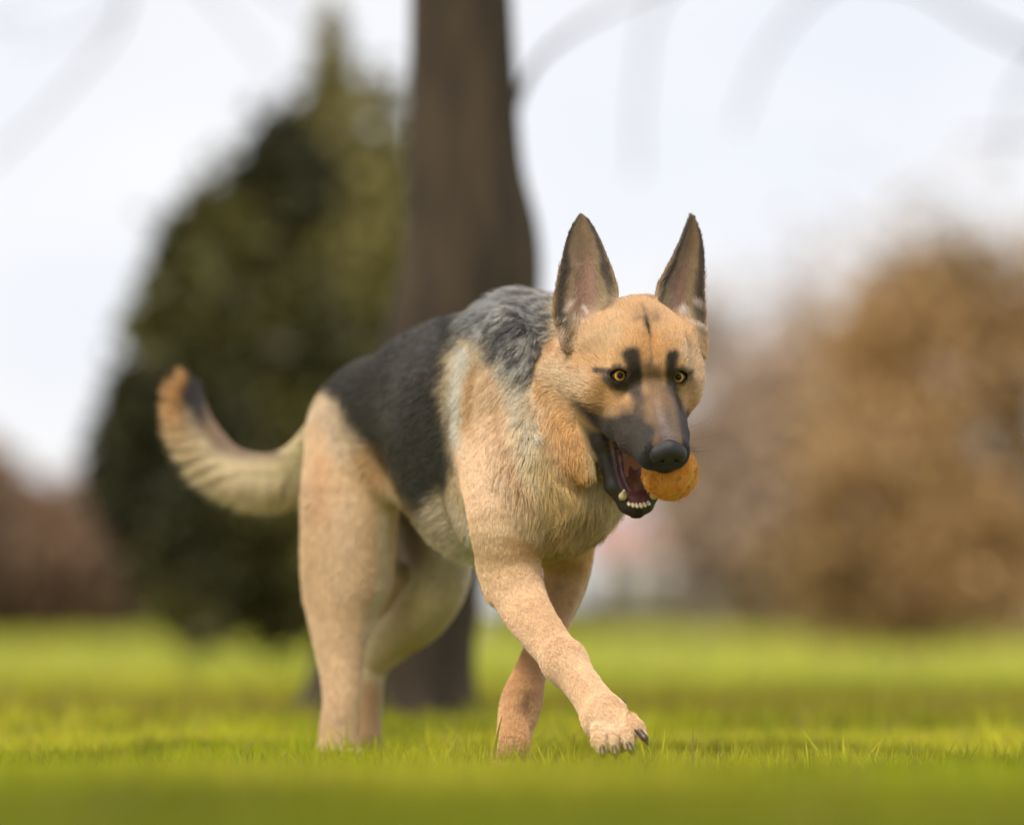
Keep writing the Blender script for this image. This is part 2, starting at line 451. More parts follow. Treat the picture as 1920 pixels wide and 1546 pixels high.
# ---- right: the big copper coloured bush and paler ones beyond
cp = ((0.300, 0.190, 0.072), (0.560, 0.365, 0.175))
bush('beech_tree', 'large round copper brown beech with dead leaves at the right edge', 'tree', 27,
     [(1745, 760, 180, 260, 160), (1650, 640, 90, 120), (1860, 600, 130, 130), (1745, 590, 150, 90), (1900, 760, 150, 230), (1630, 830, 80, 210), (1720, 960, 190, 190), (1640, 1010, 110, 150), (1740, 540, 80, 70), (1620, 1080, 130, 110), (1760, 1080, 150, 110), (1880, 1040, 120, 130), (1590, 1010, 90, 140)],
     44000, 0.060, cp, 24, stems=22, soft=0.9)
bush('bare_shrub', 'thin pale brown shrub left of the large copper beech', 'shrub', 52,
     [(1450, 900, 120, 220), (1510, 760, 90, 170), (1420, 1010, 130, 150), (1350, 800, 80, 150, 60, .4)], 8000, 0.20, ((0.30, 0.21, 0.15), (0.55, 0.42, 0.34)), 25, 'brown shrubs at the end of the lawn', 0.5, soft=0.7)
bush('bare_shrub', 'low dull brown shrub between the dog and the copper beech', 'shrub', 60,
     [(1250, 880, 110, 130, 100, .5), (1330, 930, 110, 110)], 3600, 0.22, ((0.30, 0.22, 0.16), (0.52, 0.41, 0.33)), 26, 'brown shrubs at the end of the lawn', 0.5, soft=0.7)
bush('bare_tree', 'faint bare tree top behind the left shoulder of the copper beech', 'tree', 75,
     [(1400, 690, 150, 150, 120, .5), (1330, 620, 90, 110), (1500, 600, 90, 130)], 2600, 0.20, ((0.36, 0.28, 0.25), (0.55, 0.46, 0.43)), 27, None, 0.5, soft=0.7)
bush('bare_shrub', 'low grey brown shrub at the right edge under the copper beech', 'shrub', 48,
     [(1880, 1120, 120, 40), (1780, 1125, 90, 45)], 2500, 0.15, ((0.24, 0.19, 0.10), (0.42, 0.33, 0.20)), 28, 'brown shrubs at the end of the lawn')
bush('hedge', 'low dark hedge closing the lawn behind the forelegs', 'hedge', 70,
     [(1000, 1150, 120, 26), (1150, 1152, 120, 22), (1300, 1152, 120, 22), (1450, 1150, 120, 26), (1570, 1140, 120, 40), (1720, 1135, 120, 45)], 6000, 0.20, ((0.20, 0.17, 0.07), (0.36, 0.30, 0.14)), 29)

# ---- houses far beyond
def house(label, d, x0, x1, ybase, yeave, yridge, wall, roof, nwin, seed):
    k = d / FPX
    A = at(x0, ybase, d); B = at(x1, ybase, d); z0 = 0.0; ze = at(x0, yeave, d)[2]; zr = at(x0, yridge, d)[2]
    dep = 7.0
    root = empty('house', (float((A[0] + B[0]) / 2), d, 0)); tag(root, label, 'house', None)
    xa, xb = A[0], B[0]
    wm_, nt, b = new_mat('render_wall'); r, n = noise_col(nt, 1.2, tuple(c * 0.85 for c in wall), wall, 5); nt.links.new(r.outputs['Color'], b.inputs['Base Color']); b.inputs['Roughness'].default_value = 0.9
    rm_, nt, b = new_mat('roof_tile'); r, n = noise_col(nt, 3, tuple(c * 0.7 for c in roof), roof, 5); nt.links.new(r.outputs['Color'], b.inputs['Base Color']); b.inputs['Roughness'].default_value = 0.8
    pm_, nt, b = new_mat('window_glass'); b.inputs['Base Color'].default_value = (0.05, 0.06, 0.07, 1); b.inputs['Roughness'].default_value = 0.1
    fm_, nt, b = new_mat('window_frame'); b.inputs['Base Color'].default_value = (0.75, 0.75, 0.72, 1)
    def boxv(x0, y0, z0, x1, y1, z1):
        return np.array([[x, y, z] for x in (x0, x1) for y in (y0, y1) for z in (z0, z1)]), np.array([[0, 1, 3, 2], [4, 6, 7, 5], [0, 4, 5, 1], [2, 3, 7, 6], [0, 2, 6, 4], [1, 5, 7, 3]])
    V, F = boxv(xa, d, z0, xb, d + dep, ze); link('wall', np_mesh('wall', V, F, False), wm_, root)
    o_ = 0.35
    V = np.array([[xa - o_, d - o_, ze], [xb + o_, d - o_, ze], [xb + o_, d + dep + o_, ze], [xa - o_, d + dep + o_, ze], [xa - o_, d + dep / 2, zr], [xb + o_, d + dep / 2, zr]])
    F = np.array([[0, 1, 5, 4], [2, 3, 4, 5], [3, 2, 1, 0]]); me = np_mesh('roof', V, F, False); link('roof', me, rm_, root)
    V, F = boxv(xa + 0.15, d + 0.3, ze, xb - 0.15, d + dep - 0.3, ze + 0.05)
    for i in range(nwin):
        cx = xa + (xb - xa) * (i + 0.5) / nwin; h0 = ze * 0.38; h1 = ze * 0.78
        V, F = boxv(cx - 0.62, d - 0.06, h0 - 0.08, cx + 0.62, d - 0.003, h1 + 0.08); w = link('window', np_mesh('window', V, F, False), fm_, root)
        V, F = boxv(cx - 0.52, d - 0.09, h0, cx + 0.52, d - 0.064, h1); link('pane', np_mesh('pane', V, F, False), pm_, w)
    V, F = boxv(xa + (xb - xa) * 0.2, d + dep / 2 - .3, zr - 0.4, xa + (xb - xa) * 0.2 + .6, d + dep / 2 + .3, zr + 0.7); link('chimney', np_mesh('chimney', V, F, False), wm_, root)
    return root
house('pale house with a faded red roof beyond the ball', 165, 1110, 1300, 1178, 1035, 965, (0.62, 0.56, 0.53), (0.48, 0.27, 0.24), 3, 1)
house('whitish low house half hidden by the thin pale shrub', 190, 1290, 1480, 1177, 1040, 990, (0.70, 0.69, 0.68), (0.40, 0.33, 0.30), 4, 2)
house('grey white house at the right edge under the copper beech', 180, 1815, 2010, 1177, 1000, 940, (0.58, 0.57, 0.55), (0.34, 0.31, 0.29), 4, 3)
print('setting', round(time.time() - T0, 1))
# ================================================================== THE DOG
# A signed distance field is blended from rounded cones and ellipsoids and turned into one continuous skin.
FWD = unit([0.64, -0.77, 0.0]); LEFT = unit([0.77, 0.64, 0.0]); UP = np.array([0, 0, 1.0])
PRIMS = []      # each: dict(fn, lo, hi, k, grp, dir, hl, mode)
GRP = ['torso', 'neck', 'head', 'foreR', 'foreL', 'hindR', 'hindL', 'tail', 'ear', 'jaw', 'inmouth', 'paw']
GI = {g: i for i, g in enumerate(GRP)}

def sd_cone(P, a, b, ra, rb):
    ba = b - a; l2 = ba @ ba
    rr = ra - rb
    a2 = l2 - rr * rr
    il2 = 1.0 / l2
    pa = P - a
    y = pa @ ba
    z = y - l2
    q = pa * l2 - y[..., None] * ba
    x2 = np.einsum('...i,...i->...', q, q)
    y2 = y * y * l2
    z2 = z * z * l2
    k = np.sign(rr) * rr * rr * x2
    d = (np.sqrt(np.maximum(x2 * a2 * il2, 0)) + y * rr) * il2 - ra
    c1 = np.sign(z) * a2 * z2 > k
    c2 = np.sign(y) * a2 * y2 < k
    d = np.where(c2, np.sqrt(x2 + y2) * il2 - ra, d)
    d = np.where(c1, np.sqrt(x2 + z2) * il2 - rb, d)
    return d

def smin(a, b, k):
    h = np.maximum(k - np.abs(a - b), 0.0) / k
    return np.minimum(a, b) - h * h * k * 0.25

def sd_ell(P, c, M, r):
    q = (P - c) @ M.T
    k0 = np.sqrt(np.sum((q / r) ** 2, -1)); k1 = np.sqrt(np.sum((q / (r * r)) ** 2, -1))
    return np.where(k1 > 1e-9, k0 * (k0 - 1.0) / np.maximum(k1, 1e-9), -float(np.min(r)))

def add(fn, lo, hi, k, grp, dir_, hl, mode='u'):
    PRIMS.append(dict(fn=fn, lo=np.asarray(lo, float), hi=np.asarray(hi, float), k=k, grp=grp,
                      dir=unit(dir_), hl=hl, mode=mode))

def cone(a, ra, b, rb, k, grp, hl, dir_=None, mode='u'):
    a = np.asarray(a, float); b = np.asarray(b, float)
    if dir_ is None: dir_ = b - a
    m = k + 0.004
    lo = np.minimum(a - ra, b - rb) - m; hi = np.maximum(a + ra, b + rb) + m
    add(lambda P: sd_cone(P, a, b, ra, rb), lo, hi, k, grp, dir_, hl, mode)

def ell(c, r, k, grp, hl, dir_, axes=None, mode='u'):
    c = np.asarray(c, float); r = np.asarray(r, float)
    M = np.eye(3) if axes is None else np.asarray(axes, float)
    ext = np.sqrt(((M * r[:, None]) ** 2).sum(0)) + k + 0.004
    add(lambda P: sd_ell(P, c, M, r), c - ext, c + ext, k, grp, dir_, hl, mode)

def pr(r, d): return r * d / FPX      # pixels of the photograph at depth d to metres

def chain(pts, k, grp, hl, dir_=None, sub=4):
    """pts: (px, py, depth, radius px): one swept limb through the points"""
    Q = np.array([[*at(x, y, d), pr(r, d)] for x, y, d, r in pts])
    E = np.vstack([2 * Q[0] - Q[1], Q, 2 * Q[-1] - Q[-2]])
    out = []
    for i in range(1, len(E) - 2):
        for t in np.arange(sub) / sub:
            out.append(0.5 * (2 * E[i] + (E[i + 1] - E[i - 1]) * t + (2 * E[i - 1] - 5 * E[i] + 4 * E[i + 1] - E[i + 2]) * t * t
                              + (3 * E[i] - E[i - 1] - 3 * E[i + 1] + E[i + 2]) * t ** 3))
    out.append(Q[-1]); out = np.array(out)
    def fn(P):
        d = None
        for a, b in zip(out[:-1], out[1:]):
            e = sd_cone(P, a[:3], b[:3], a[3], b[3])
            d = e if d is None else np.minimum(d, e)
        return d
    lo = (out[:, :3] - out[:, 3:]).min(0) - k - 0.004; hi = (out[:, :3] + out[:, 3:]).max(0) + k + 0.004
    add(fn, lo, hi, k, grp, Q[-1, :3] - Q[0, :3] if dir_ is None else dir_, hl)
    if dir_ is None:
        seg = unit(out[1:, :3] - out[:-1, :3]); mid = (out[1:, :3] + out[:-1, :3]) / 2
        PRIMS[-1]['dirfn'] = lambda P: seg[np.argmin(((P[:, None, :] - mid[None]) ** 2).sum(-1), 1)]

BODY_AX = np.array([FWD, LEFT, UP])
def tilt_axes(deg, base=(FWD, LEFT, UP)):
    """body axes pitched nose-up by deg"""
    f, l, u = [np.asarray(v) for v in base]
    c, s = math.cos(RAD(deg)), math.sin(RAD(deg))
    return np.array([c * f + s * u, l, -s * f + c * u])

# ---- torso
BK = -FWD
ell(at(938, 812, 5.33), (0.200, 0.118, 0.165), 0.04, 'torso', 0.024, BK - 0.35 * UP, tilt_axes(8))
ell(at(800, 768, 5.52), (0.175, 0.098, 0.108), 0.05, 'torso', 0.020, BK - 0.35 * UP, tilt_axes(26))
ell(at(702, 798, 5.66), (0.112, 0.094, 0.088), 0.05, 'torso', 0.016, BK - 0.6 * UP, tilt_axes(38))
ell(at(905, 940, 5.36), (0.078, 0.080, 0.074), 0.04, 'torso', 0.026, BK - 0.2 * UP, tilt_axes(-22))
# withers, shoulder blades
cone(at(965, 650, 5.30), pr(78, 5.3), at(850, 684, 5.44), pr(60, 5.4), 0.04, 'torso', 0.026, BK - 0.2 * UP)
ell(at(925, 800, 5.19), (0.075, 0.040, 0.16), 0.035, 'torso', 0.018, -0.5 * UP + 0.4 * BK, tilt_axes(-14))
ell(at(1090, 800, 5.34), (0.075, 0.040, 0.16), 0.035, 'torso', 0.018, -0.5 * UP + 0.4 * BK, tilt_axes(-14))
# prosternum, brisket
ell(at(1046, 898, 5.14), (0.066, 0.088, 0.088), 0.045, 'neck', 0.030, -UP + 0.1 * FWD, BODY_AX)
ell(at(1000, 975, 5.24), (0.08, 0.080, 0.050), 0.035, 'torso', 0.022, -UP * 0.5 + BK, BODY_AX)
# neck and ruff
cone(at(1120, 665, 5.16), pr(88, 5.1), at(990, 690, 5.28), pr(118, 5.3), 0.05, 'neck', 0.034, BK - 0.55 * UP)
cone(at(1110, 770, 5.12), pr(82, 5.1), at(1044, 875, 5.16), pr(106, 5.1), 0.05, 'neck', 0.034, -UP - 0.35 * np.array([1, 0, 0]))
# ---- legs
chain([(930, 860, 5.17, 64), (948, 960, 5.13, 70), (955, 1055, 5.14, 56), (985, 1140, 5.12, 45), (1030, 1205, 5.05, 38),
       (1058, 1240, 5.01, 37)], 0.03, 'foreR', 0.007)
chain([(1058, 1240, 5.01, 37), (1099, 1294, 4.98, 33), (1134, 1345, 4.96, 39)], 0.015, 'foreR', 0.006)
cone(at(930, 1062, 5.16), pr(28, 5.1), at(928, 1110, 5.15), pr(14, 5.1), 0.02, 'foreR', 0.012)
chain([(1055, 990, 5.28, 62), (1060, 1085, 5.30, 40), (1020, 1200, 5.25, 30), (992, 1268, 5.20, 30),
       (977, 1318, 5.17, 37), (966, 1365, 5.14, 31), (962, 1395, 5.12, 31)], 0.018, 'foreL', 0.007)
chain([(660, 830, 5.60, 80), (654, 920, 5.58, 84), (648, 1010, 5.58, 80), (646, 1085, 5.585, 76), (641, 1145, 5.58, 62),
       (638, 1190, 5.572, 50), (638, 1225, 5.565, 42.5), (639, 1262, 5.558, 36.5), (640, 1310, 5.55, 32.5), (637, 1355, 5.55, 34), (636, 1400, 5.55, 36)],
      0.025, 'hindR', 0.010)
chain([(705, 880, 5.53, 40), (702, 960, 5.54, 34), (690, 1080, 5.57, 32)], 0.04, 'hindR', 0.010)
chain([(790, 900, 5.74, 70), (822, 1010, 5.68, 62), (826, 1085, 5.64, 52), (792, 1150, 5.66, 48), (740, 1200, 5.72, 36),
       (702, 1248, 5.76, 24), (694, 1310, 5.75, 20), (690, 1365, 5.74, 23), (690, 1400, 5.72, 25)], 0.02, 'hindL', 0.009)
chain([(752, 1080, 5.72, 30), (722, 1150, 5.74, 20), (700, 1215, 5.76, 14)], 0.02, 'hindL', 0.010)
# skin fold of the flank
chain([(735, 885, 5.52, 34), (765, 930, 5.48, 22), (805, 962, 5.46, 24)], 0.03, 'torso', 0.014, BK - 0.3 * UP)
# ---- tail
chain([(608, 822, 5.72, 38), (552, 868, 5.80, 31), (490, 884, 5.86, 30), (425, 862, 5.9, 28), (380, 808, 5.92, 25),
       (362, 758, 5.94, 20), (364, 728, 5.95, 11)], 0.02, 'tail', 0.040)

# ---- paws
def paw(c, fwd, size, grp, spread=0.9, up=0.0):
    """c: centre of the knuckle row, fwd: toes' direction"""
    f = unit(fwd); s = unit(np.cross([0, 0, 1.0], f)); u = np.cross(f, s)
    cone(c - f * 0.03 * size + u * 0.012, 0.024 * size, c + f * 0.006 - u * 0.001, 0.025 * size, 0.012, grp, 0.006)
    toes = []
    for i, (o, fw) in enumerate(((-1.5, -0.006), (-0.52, 0.008), (0.52, 0.008), (1.5, -0.006))):
        b0 = c + s * o * 0.0125 * size * spread + f * (0.000 + fw) * size + u * 0.006
        b1 = c + s * o * 0.0165 * size * spread + f * (0.024 + fw) * size + u * (0.008 * up + 0.001)
        b2 = c + s * o * 0.0175 * size * spread + f * (0.036 + fw) * size + u * (0.010 * up - 0.010)
        cone(b0, 0.0125 * size, b1, 0.0125 * size, 0.004, grp, 0.006)
        cone(b1, 0.0125 * size, b2, 0.0085 * size, 0.004, grp, 0.005)
        toes.append((b2 + f * 0.004, unit(f * 0.75 - u * 0.55 + s * o * 0.08)))
    return toes
cone(at(1134, 1345, 4.955), pr(39, 4.95), at(1151, 1372, 4.945), pr(38, 4.95), 0.012, 'foreR', 0.006)
pawR = []
for (x0, y0, x1, y1, x2, y2, r_, dx_, dz_) in ((1124, 1362, 1124, 1388, 1129, 1402, 15, 0.10, -0.85), (1146, 1366, 1149, 1388, 1152, 1402, 15, 0.15, -0.85),
                                               (1170, 1362, 1176, 1382, 1179, 1396, 14.5, 0.35, -0.75), (1180, 1348, 1194, 1362, 1203, 1376, 13, 0.62, -0.70)):
    a_, b_, c_ = at(x0, y0, 4.935), at(x1, y1, 4.905), at(x2, y2, 4.90)
    cone(a_, pr(r_, 4.92), b_, pr(r_ * 0.92, 4.92), 0.004, 'foreR', 0.006)
    cone(b_, pr(r_ * 0.92, 4.92), c_, pr(r_ * 0.66, 4.92), 0.004, 'foreR', 0.005)
    pawR.append((c_ + np.array([0, -0.004, 0]), unit([dx_, -0.45, dz_])))
pawL = paw(at(962, 1440, 5.15), [0.20, -0.98, 0], 1.0, 'foreL')
pawHR = paw(at(638, 1424, 5.55), [0.30, -0.95, 0], 1.0, 'hindR')
pawHL = paw(at(692, 1420, 5.73), [0.3, -0.95, 0], 0.95, 'hindL')

# ---- head: local frame F forward along the muzzle, S towards the dog's left, U up from the forehead
HF = unit([0.19, -0.68, -0.71])
HS = np.array([0.975, 0.21, 0.02]); HS = unit(HS - HF * (HS @ HF))
HU = np.cross(HS, -HF); HU = unit(HU)
if HU[2] < 0: HU = -HU
H0 = at(1219, 708, 4.97)
HM = np.array([HF, HS, HU])
def hp(f, s, u): return H0 + f * HF + s * HS + u * HU
def hd(f, s, u): return f * HF + s * HS + u * HU
def hcone(a, ra, b, rb, k, grp='head', hl=0.007, dir_=None, mode='u', sym=True):
    for sg in ((1, -1) if sym else (1,)):
        A = hp(a[0], a[1] * sg, a[2]); B = hp(b[0], b[1] * sg, b[2])
        D = hd(dir_[0], dir_[1] * sg, dir_[2]) if dir_ is not None else A - B
        cone(A, ra, B, rb, k, grp, hl, D, mode)
def hell(c, r, k, grp='head', hl=0.007, dir_=(-1, 0, 0), mode='u', sym=False, axes=None):
    for sg in ((1, -1) if sym else (1,)):
        ax = HM if axes is None else axes
        ell(hp(c[0], c[1] * sg, c[2]), r, k, grp, hl, hd(dir_[0], dir_[1] * sg, dir_[2]), ax, mode)

hell((-0.062, 0, -0.006), (0.080, 0.062, 0.060), 0.02, hl=0.007, dir_=(-1, 0, 0.25))            # braincase
hcone((-0.055, 0.0, 0.066), 0.010, (0.0, 0.0, 0.030), 0.008, 0.012, mode='s', sym=False)   # median furrow
hell((-0.030, 0.027, 0.012), (0.040, 0.028, 0.024), 0.018, sym=True, hl=0.006, dir_=(-1, 0.25, 0.3))   # forehead lobes
hell((-0.050, 0.049, -0.044), (0.055, 0.037, 0.046), 0.02, sym=True, hl=0.014, dir_=(-0.9, 0.4, -0.35))  # cheeks
hcone((-0.085, 0.053, -0.060), 0.040, (-0.115, 0.055, -0.085), 0.043, 0.03, hl=0.020, dir_=(-1, 0.5, -0.6))  # ruff
hcone((-0.045, 0.046, -0.085), 0.028, (-0.075, 0.044, -0.125), 0.036, 0.025, hl=0.016, dir_=(-0.5, 0.4, -1))  # jowl behind mouth
hcone((0.000, 0.010, -0.014), 0.022, (0.108, 0.0095, -0.018), 0.0155, 0.010, hl=0.0035, dir_=(-1, 0, 0.1))   # bridge of the muzzle
hcone((-0.005, 0.020, -0.034), 0.027, (0.108, 0.0145, -0.032), 0.0175, 0.014, hl=0.0045, dir_=(-1, 0.15, 0))  # sides
hcone((-0.030, 0.046, -0.076), 0.016, (0.020, 0.036, -0.066), 0.016, 0.014, hl=0.006, dir_=(-1, 0.2, -0.2))  # flews
hcone((0.020, 0.036, -0.066), 0.016, (0.060, 0.028, -0.056), 0.014, 0.012, hl=0.005, dir_=(-1, 0.2, -0.2))
hcone((0.060, 0.028, -0.056), 0.014, (0.104, 0.0175, -0.044), 0.0130, 0.012, hl=0.0045, dir_=(-1, 0.2, -0.2))
hcone((0.0, 0.032, -0.045), 0.018, (0.06, 0.024, -0.042), 0.017, 0.015, hl=0.005, dir_=(-1, 0.2, -0.1))
hcone((0.108, 0.010, -0.042), 0.012, (0.118, 0.003, -0.040), 0.0115, 0.010, hl=0.003, dir_=(-1, 0.2, -0.5))
hell((-0.010, 0.030, 0.014), (0.015, 0.012, 0.010), 0.010, sym=True, hl=0.005, dir_=(-0.9, 0.4, 0.2))  # brow
hcone((0.008, 0.030, -0.030), 0.013, (-0.02, 0.046, -0.030), 0.016, 0.012, hl=0.006, dir_=(-1, 0.3, -0.1))   # zygoma
hcone((-0.040, 0.058, -0.088), 0.014, (0.005, 0.042, -0.074), 0.012, 0.010, hl=0.004, dir_=(-1, 0.2, -0.2))   # stretched lip
chain([(1066, 745, 5.10, 34), (1074, 800, 5.085, 36), (1086, 848, 5.065, 29), (1100, 884, 5.05, 13)], 0.028, 'head', 0.016, np.array([0.12, -0.1, -1.0]))
for sg in (1, -1):
    ell(hp(-0.030, 0.078 * sg, 0.014), (0.032, 0.020, 0.022), 0.02, 'head', 0.006, hd(-1, 0.2 * sg, 0), HM, 's')    # temple hollow
    ell(hp(0.030, 0.052 * sg, -0.014), (0.030, 0.017, 0.018), 0.02, 'head', 0.005, hd(-1, 0.2 * sg, 0), HM, 's')    # hollow before the eye
# mouth cavity cut out of the muzzle's underside, then the ball's bed
hcone((-0.035, 0.0, -0.090), 0.032, (0.095, 0.0, -0.066), 0.018, 0.006, 'inmouth', 0.0, (-1, 0, 0), mode='s', sym=False)
BALL_C = hp(0.095, 0.0185, -0.0800); BALL_R = 0.0358
# lower jaw: a trough facing the camera
JD = unit(hd(0.70, 0, -0.715)); JN = unit(hd(0.715, 0, 0.70)); J0 = hp(-0.052, 0, -0.078)
def jp(a, s, n): return J0 + a * JD + s * HS + n * JN
for sg in (1, -1):
    cone(jp(-0.012, 0.052 * sg, 0.006), 0.0145, jp(0.060, 0.043 * sg, 0.002), 0.0120, 0.008, 'jaw', 0.004, -JD)
    cone(jp(0.060, 0.043 * sg, 0.002), 0.0120, jp(0.118, 0.030 * sg, 0.0), 0.0105, 0.008, 'jaw', 0.004, -JD)
    cone(jp(0.118, 0.030 * sg, 0.0), 0.0105, jp(0.144, 0.013 * sg, 0.0), 0.0100, 0.008, 'jaw', 0.0035, -JD)
    cone(jp(0.0, 0.044 * sg, -0.014), 0.024, jp(0.100, 0.018 * sg, -0.018), 0.015, 0.015, 'jaw', 0.010, -JD)
cone(jp(0.145, 0.011, 0.0), 0.0095, jp(0.150, 0, -0.001), 0.0100, 0.008, 'jaw', 0.0035, -JD)
cone(jp(0.145, -0.011, 0.0), 0.0095, jp(0.150, 0, -0.001), 0.0100, 0.008, 'jaw', 0.0035, -JD)
cone(jp(0.0, 0, -0.024), 0.028, jp(0.132, 0, -0.012), 0.013, 0.015, 'jaw', 0.010, -JD)
cone(jp(-0.02, 0, -0.055), 0.048, jp(0.055, 0, -0.045), 0.026, 0.03, 'jaw', 0.016, -JD)
for sg in (1, -1):
    cone(hp(-0.040, 0.058 * sg, -0.088), 0.014, jp(0.055, 0.046 * sg, 0.003), 0.0115, 0.008, 'jaw', 0.004, -JD)
# gum of the incisors
cone(jp(0.136, 0.011, 0.003), 0.0050, jp(0.136, -0.011, 0.003), 0.0050, 0.006, 'inmouth', 0.0)
# eye sockets
EYE_C = [hp(-0.003, 0.0378, -0.0035), hp(-0.006, -0.0405, -0.0010)]      # dog's left (image right), dog's right
EYE_R = 0.0122
EYE_LOOK = unit(np.array([0.16, -0.98, 0.02]))
EYE_AX = []
for sg in (1, -1):
    c = EYE_C[0] if sg > 0 else EYE_C[1]
    ell(c, (EYE_R + 0.0022,) * 3, 0.008, 'head', 0.003, hd(-1, 0.4 * sg, 0.2), HM)
    out = unit(hd(0.66, 0.16 * sg, 0.73)) if sg < 0 else unit(hd(0.68, 0.02, 0.72))
    side = unit(HS * sg + 0.12 * np.array([0, 0, 1.0]) - out * ((HS * sg) @ out)); side = unit(side - out * (side @ out))
    upv = np.cross(side, out); upv = upv if upv[2] > 0 else -upv
    EYE_AX.append((c, out, side, upv))
    add(lambda P, c=c: np.linalg.norm(P - c, axis=-1) - (EYE_R - 0.0004), c - 0.02, c + 0.02, 0.001, 'head', -HF, 0.0, 's')
    def almond(P, c=c, out=out, side=side, upv=upv):
        q = P - c
        u, v, n = q @ side, q @ upv + 0.0004, q @ out
        d = (np.sqrt((u / 0.0114) ** 2 + (np.abs(v) / 0.0086) ** 2 + 1e-9) - 1) * 0.0086
        return np.maximum(d, 0.002 - n)
    add(almond, c - 0.028, c + 0.028, 0.002, 'head', -HF, 0.0, 's')

# ---- ears: thin cupped leaves
EAR_T = np.array([0, 0.14, 0.27, 0.40, 0.52, 0.65, 0.77, 0.88, 0.95, 1.0])
def ear(B, T, Wd, wL, wR, cup, grp='ear', th=0.0026, lean=0.0):
    """B base middle, T tip, Wd width direction; wL/wR: half widths along the height on either side"""
    B = np.asarray(B); T = np.asarray(T)
    H = np.linalg.norm(T - B); Y = (T - B) / H
    X = unit(np.asarray(Wd) - Y * (np.asarray(Wd) @ Y)); N = np.cross(X, Y)
    if N[1] > 0: N = -N                       # towards the camera side
    ts = EAR_T; wL_, wR_ = np.array(wL), np.array(wR)
    def fn(P):
        q = P - B
        x, y, n = q @ X, q @ Y, q @ N
        t = np.clip(y / H, 0, 1)
        a = np.interp(t, ts, wL_); b = np.interp(t, ts, wR_)
        mid = (b - a) / 2; half = (a + b) / 2 - 0.0015
        e = (x - mid) / np.maximum(half, 0.004)
        cupd = cup * (1 - t * 0.75)
        surf = -cupd * np.clip(1 - e * e, -0.6, 1) + lean * t * t
        dn = np.abs(n - surf) / np.sqrt(1 + (2 * cupd / 0.035) ** 2 * np.clip(e * e, 0, 1)) - th * (1.25 - 0.5 * t)
        dx = np.abs(x - mid) - half
        dy = np.maximum(y - H, -y)
        d = np.hypot(np.maximum(dn, 0), np.maximum(dx * 0.93, 0)) + np.minimum(np.maximum(dn, dx * 0.93), 0)
        d = np.maximum(d, dy)
        return d
    ext = 0.07
    lo = np.minimum(B, T) - ext; hi = np.maximum(B, T) + ext
    add(fn, lo, hi, 0.005, grp, Y, 0.006)
    return dict(B=B, X=X, Y=Y, N=N, H=H, wL=wL_, wR=wR_, ts=ts)
px_m = 5.05 / FPX
hR = lambda *a: [v * px_m for v in a]
EARS = []
# dog's right ear (image left): base middle 1104,600 ; tip 1089,404
EARS.append(ear(at(1100, 652, 5.005), at(1089, 402, 5.07), [0.96, -0.26, 0],
            hR(46, 56, 62, 59, 52, 44, 36, 26, 16, 6), hR(30, 58, 68, 65, 58, 49, 39, 27, 17, 6), 0.020))
# dog's left ear: tip 1299,404
EARS.append(ear(at(1275, 655, 5.045), at(1299, 402, 5.11), [0.80, 0.60, 0],
            hR(40, 58, 70, 66, 52, 38, 26, 17, 11, 5), hR(60, 58, 54, 48, 43, 41, 36, 26, 16, 5), 0.020))
# crown between the ears
chain([(1160, 590, 5.08, 26), (1190, 581, 5.07, 24), (1222, 579, 5.08, 23), (1240, 586, 5.10, 22)], 0.020, 'head', 0.010, -HF)
# muscle at the ear bases
for sg, q in ((-1, at(1102, 640, 5.06)), (1, at(1276, 645, 5.10))):
    cone(q, 0.030, hp(-0.09, 0.036 * sg, -0.02), 0.034, 0.02, 'head', 0.010, hd(-1, 0, 0.2))

PRIM_BALLCUT = dict(c=BALL_C, r=BALL_R + 0.0005)

# ---- evaluate the field on a rectilinear grid that is fine round the head
def axis(lo, hi, fine, coarse_h, fine_h):
    """fine: list of (a, b) intervals"""
    xs = [lo]
    while xs[-1] < hi:
        x = xs[-1]
        h = fine_h if any(a - 0.004 <= x <= b for a, b in fine) else coarse_h
        xs.append(x + h)
    return np.array(xs, np.float64)

plo = np.min([p['lo'] for p in PRIMS if p['mode'] == 'u'], 0); phi = np.max([p['hi'] for p in PRIMS if p['mode'] == 'u'], 0)
hb0 = at(1030, 980, 5.0); hb1 = at(1330, 395, 5.0)
FH = 0.0015
paw_z = (0.0, 0.075)
AX = [axis(plo[0], phi[0], [(at(1028, 0, 5)[0], phi[0])], 0.0036, FH),
      axis(plo[1], phi[1], [(4.82, 5.16)], 0.0036, FH),
      axis(plo[2], phi[2], [(at(0, 975, 5)[2], phi[2]), (at(0, 1412, 5)[2], at(0, 1335, 5)[2])], 0.0036, FH)]
NX, NY, NZ = [len(a) for a in AX]
print('grid', NX, NY, NZ, NX * NY * NZ / 1e6, 'M')
FLD = np.full((NX, NY, NZ), 0.05, np.float32)

def eval_box(p, sl):
    X, Y, Z = np.meshgrid(AX[0][sl[0]], AX[1][sl[1]], AX[2][sl[2]], indexing='ij')
    return p['fn'](np.stack([X, Y, Z], -1))

for p in PRIMS:
    sl = tuple(slice(max(int(np.searchsorted(AX[i], p['lo'][i])) - 1, 0), int(np.searchsorted(AX[i], p['hi'][i])) + 1) for i in range(3))
    i0, i1 = sl[0].start, min(sl[0].stop, NX)
    for i in range(i0, i1, 24):                  # slabs keep the temporaries small
        s2 = (slice(i, min(i + 24, i1)), sl[1], sl[2])
        if FLD[s2].size == 0: continue
        d = eval_box(p, s2).astype(np.float32)
        f = FLD[s2]
        FLD[s2] = smin(f, d, p['k']) if p['mode'] == 'u' else -smin(-f, d, p['k'])
print('field', round(time.time() - T0, 1))

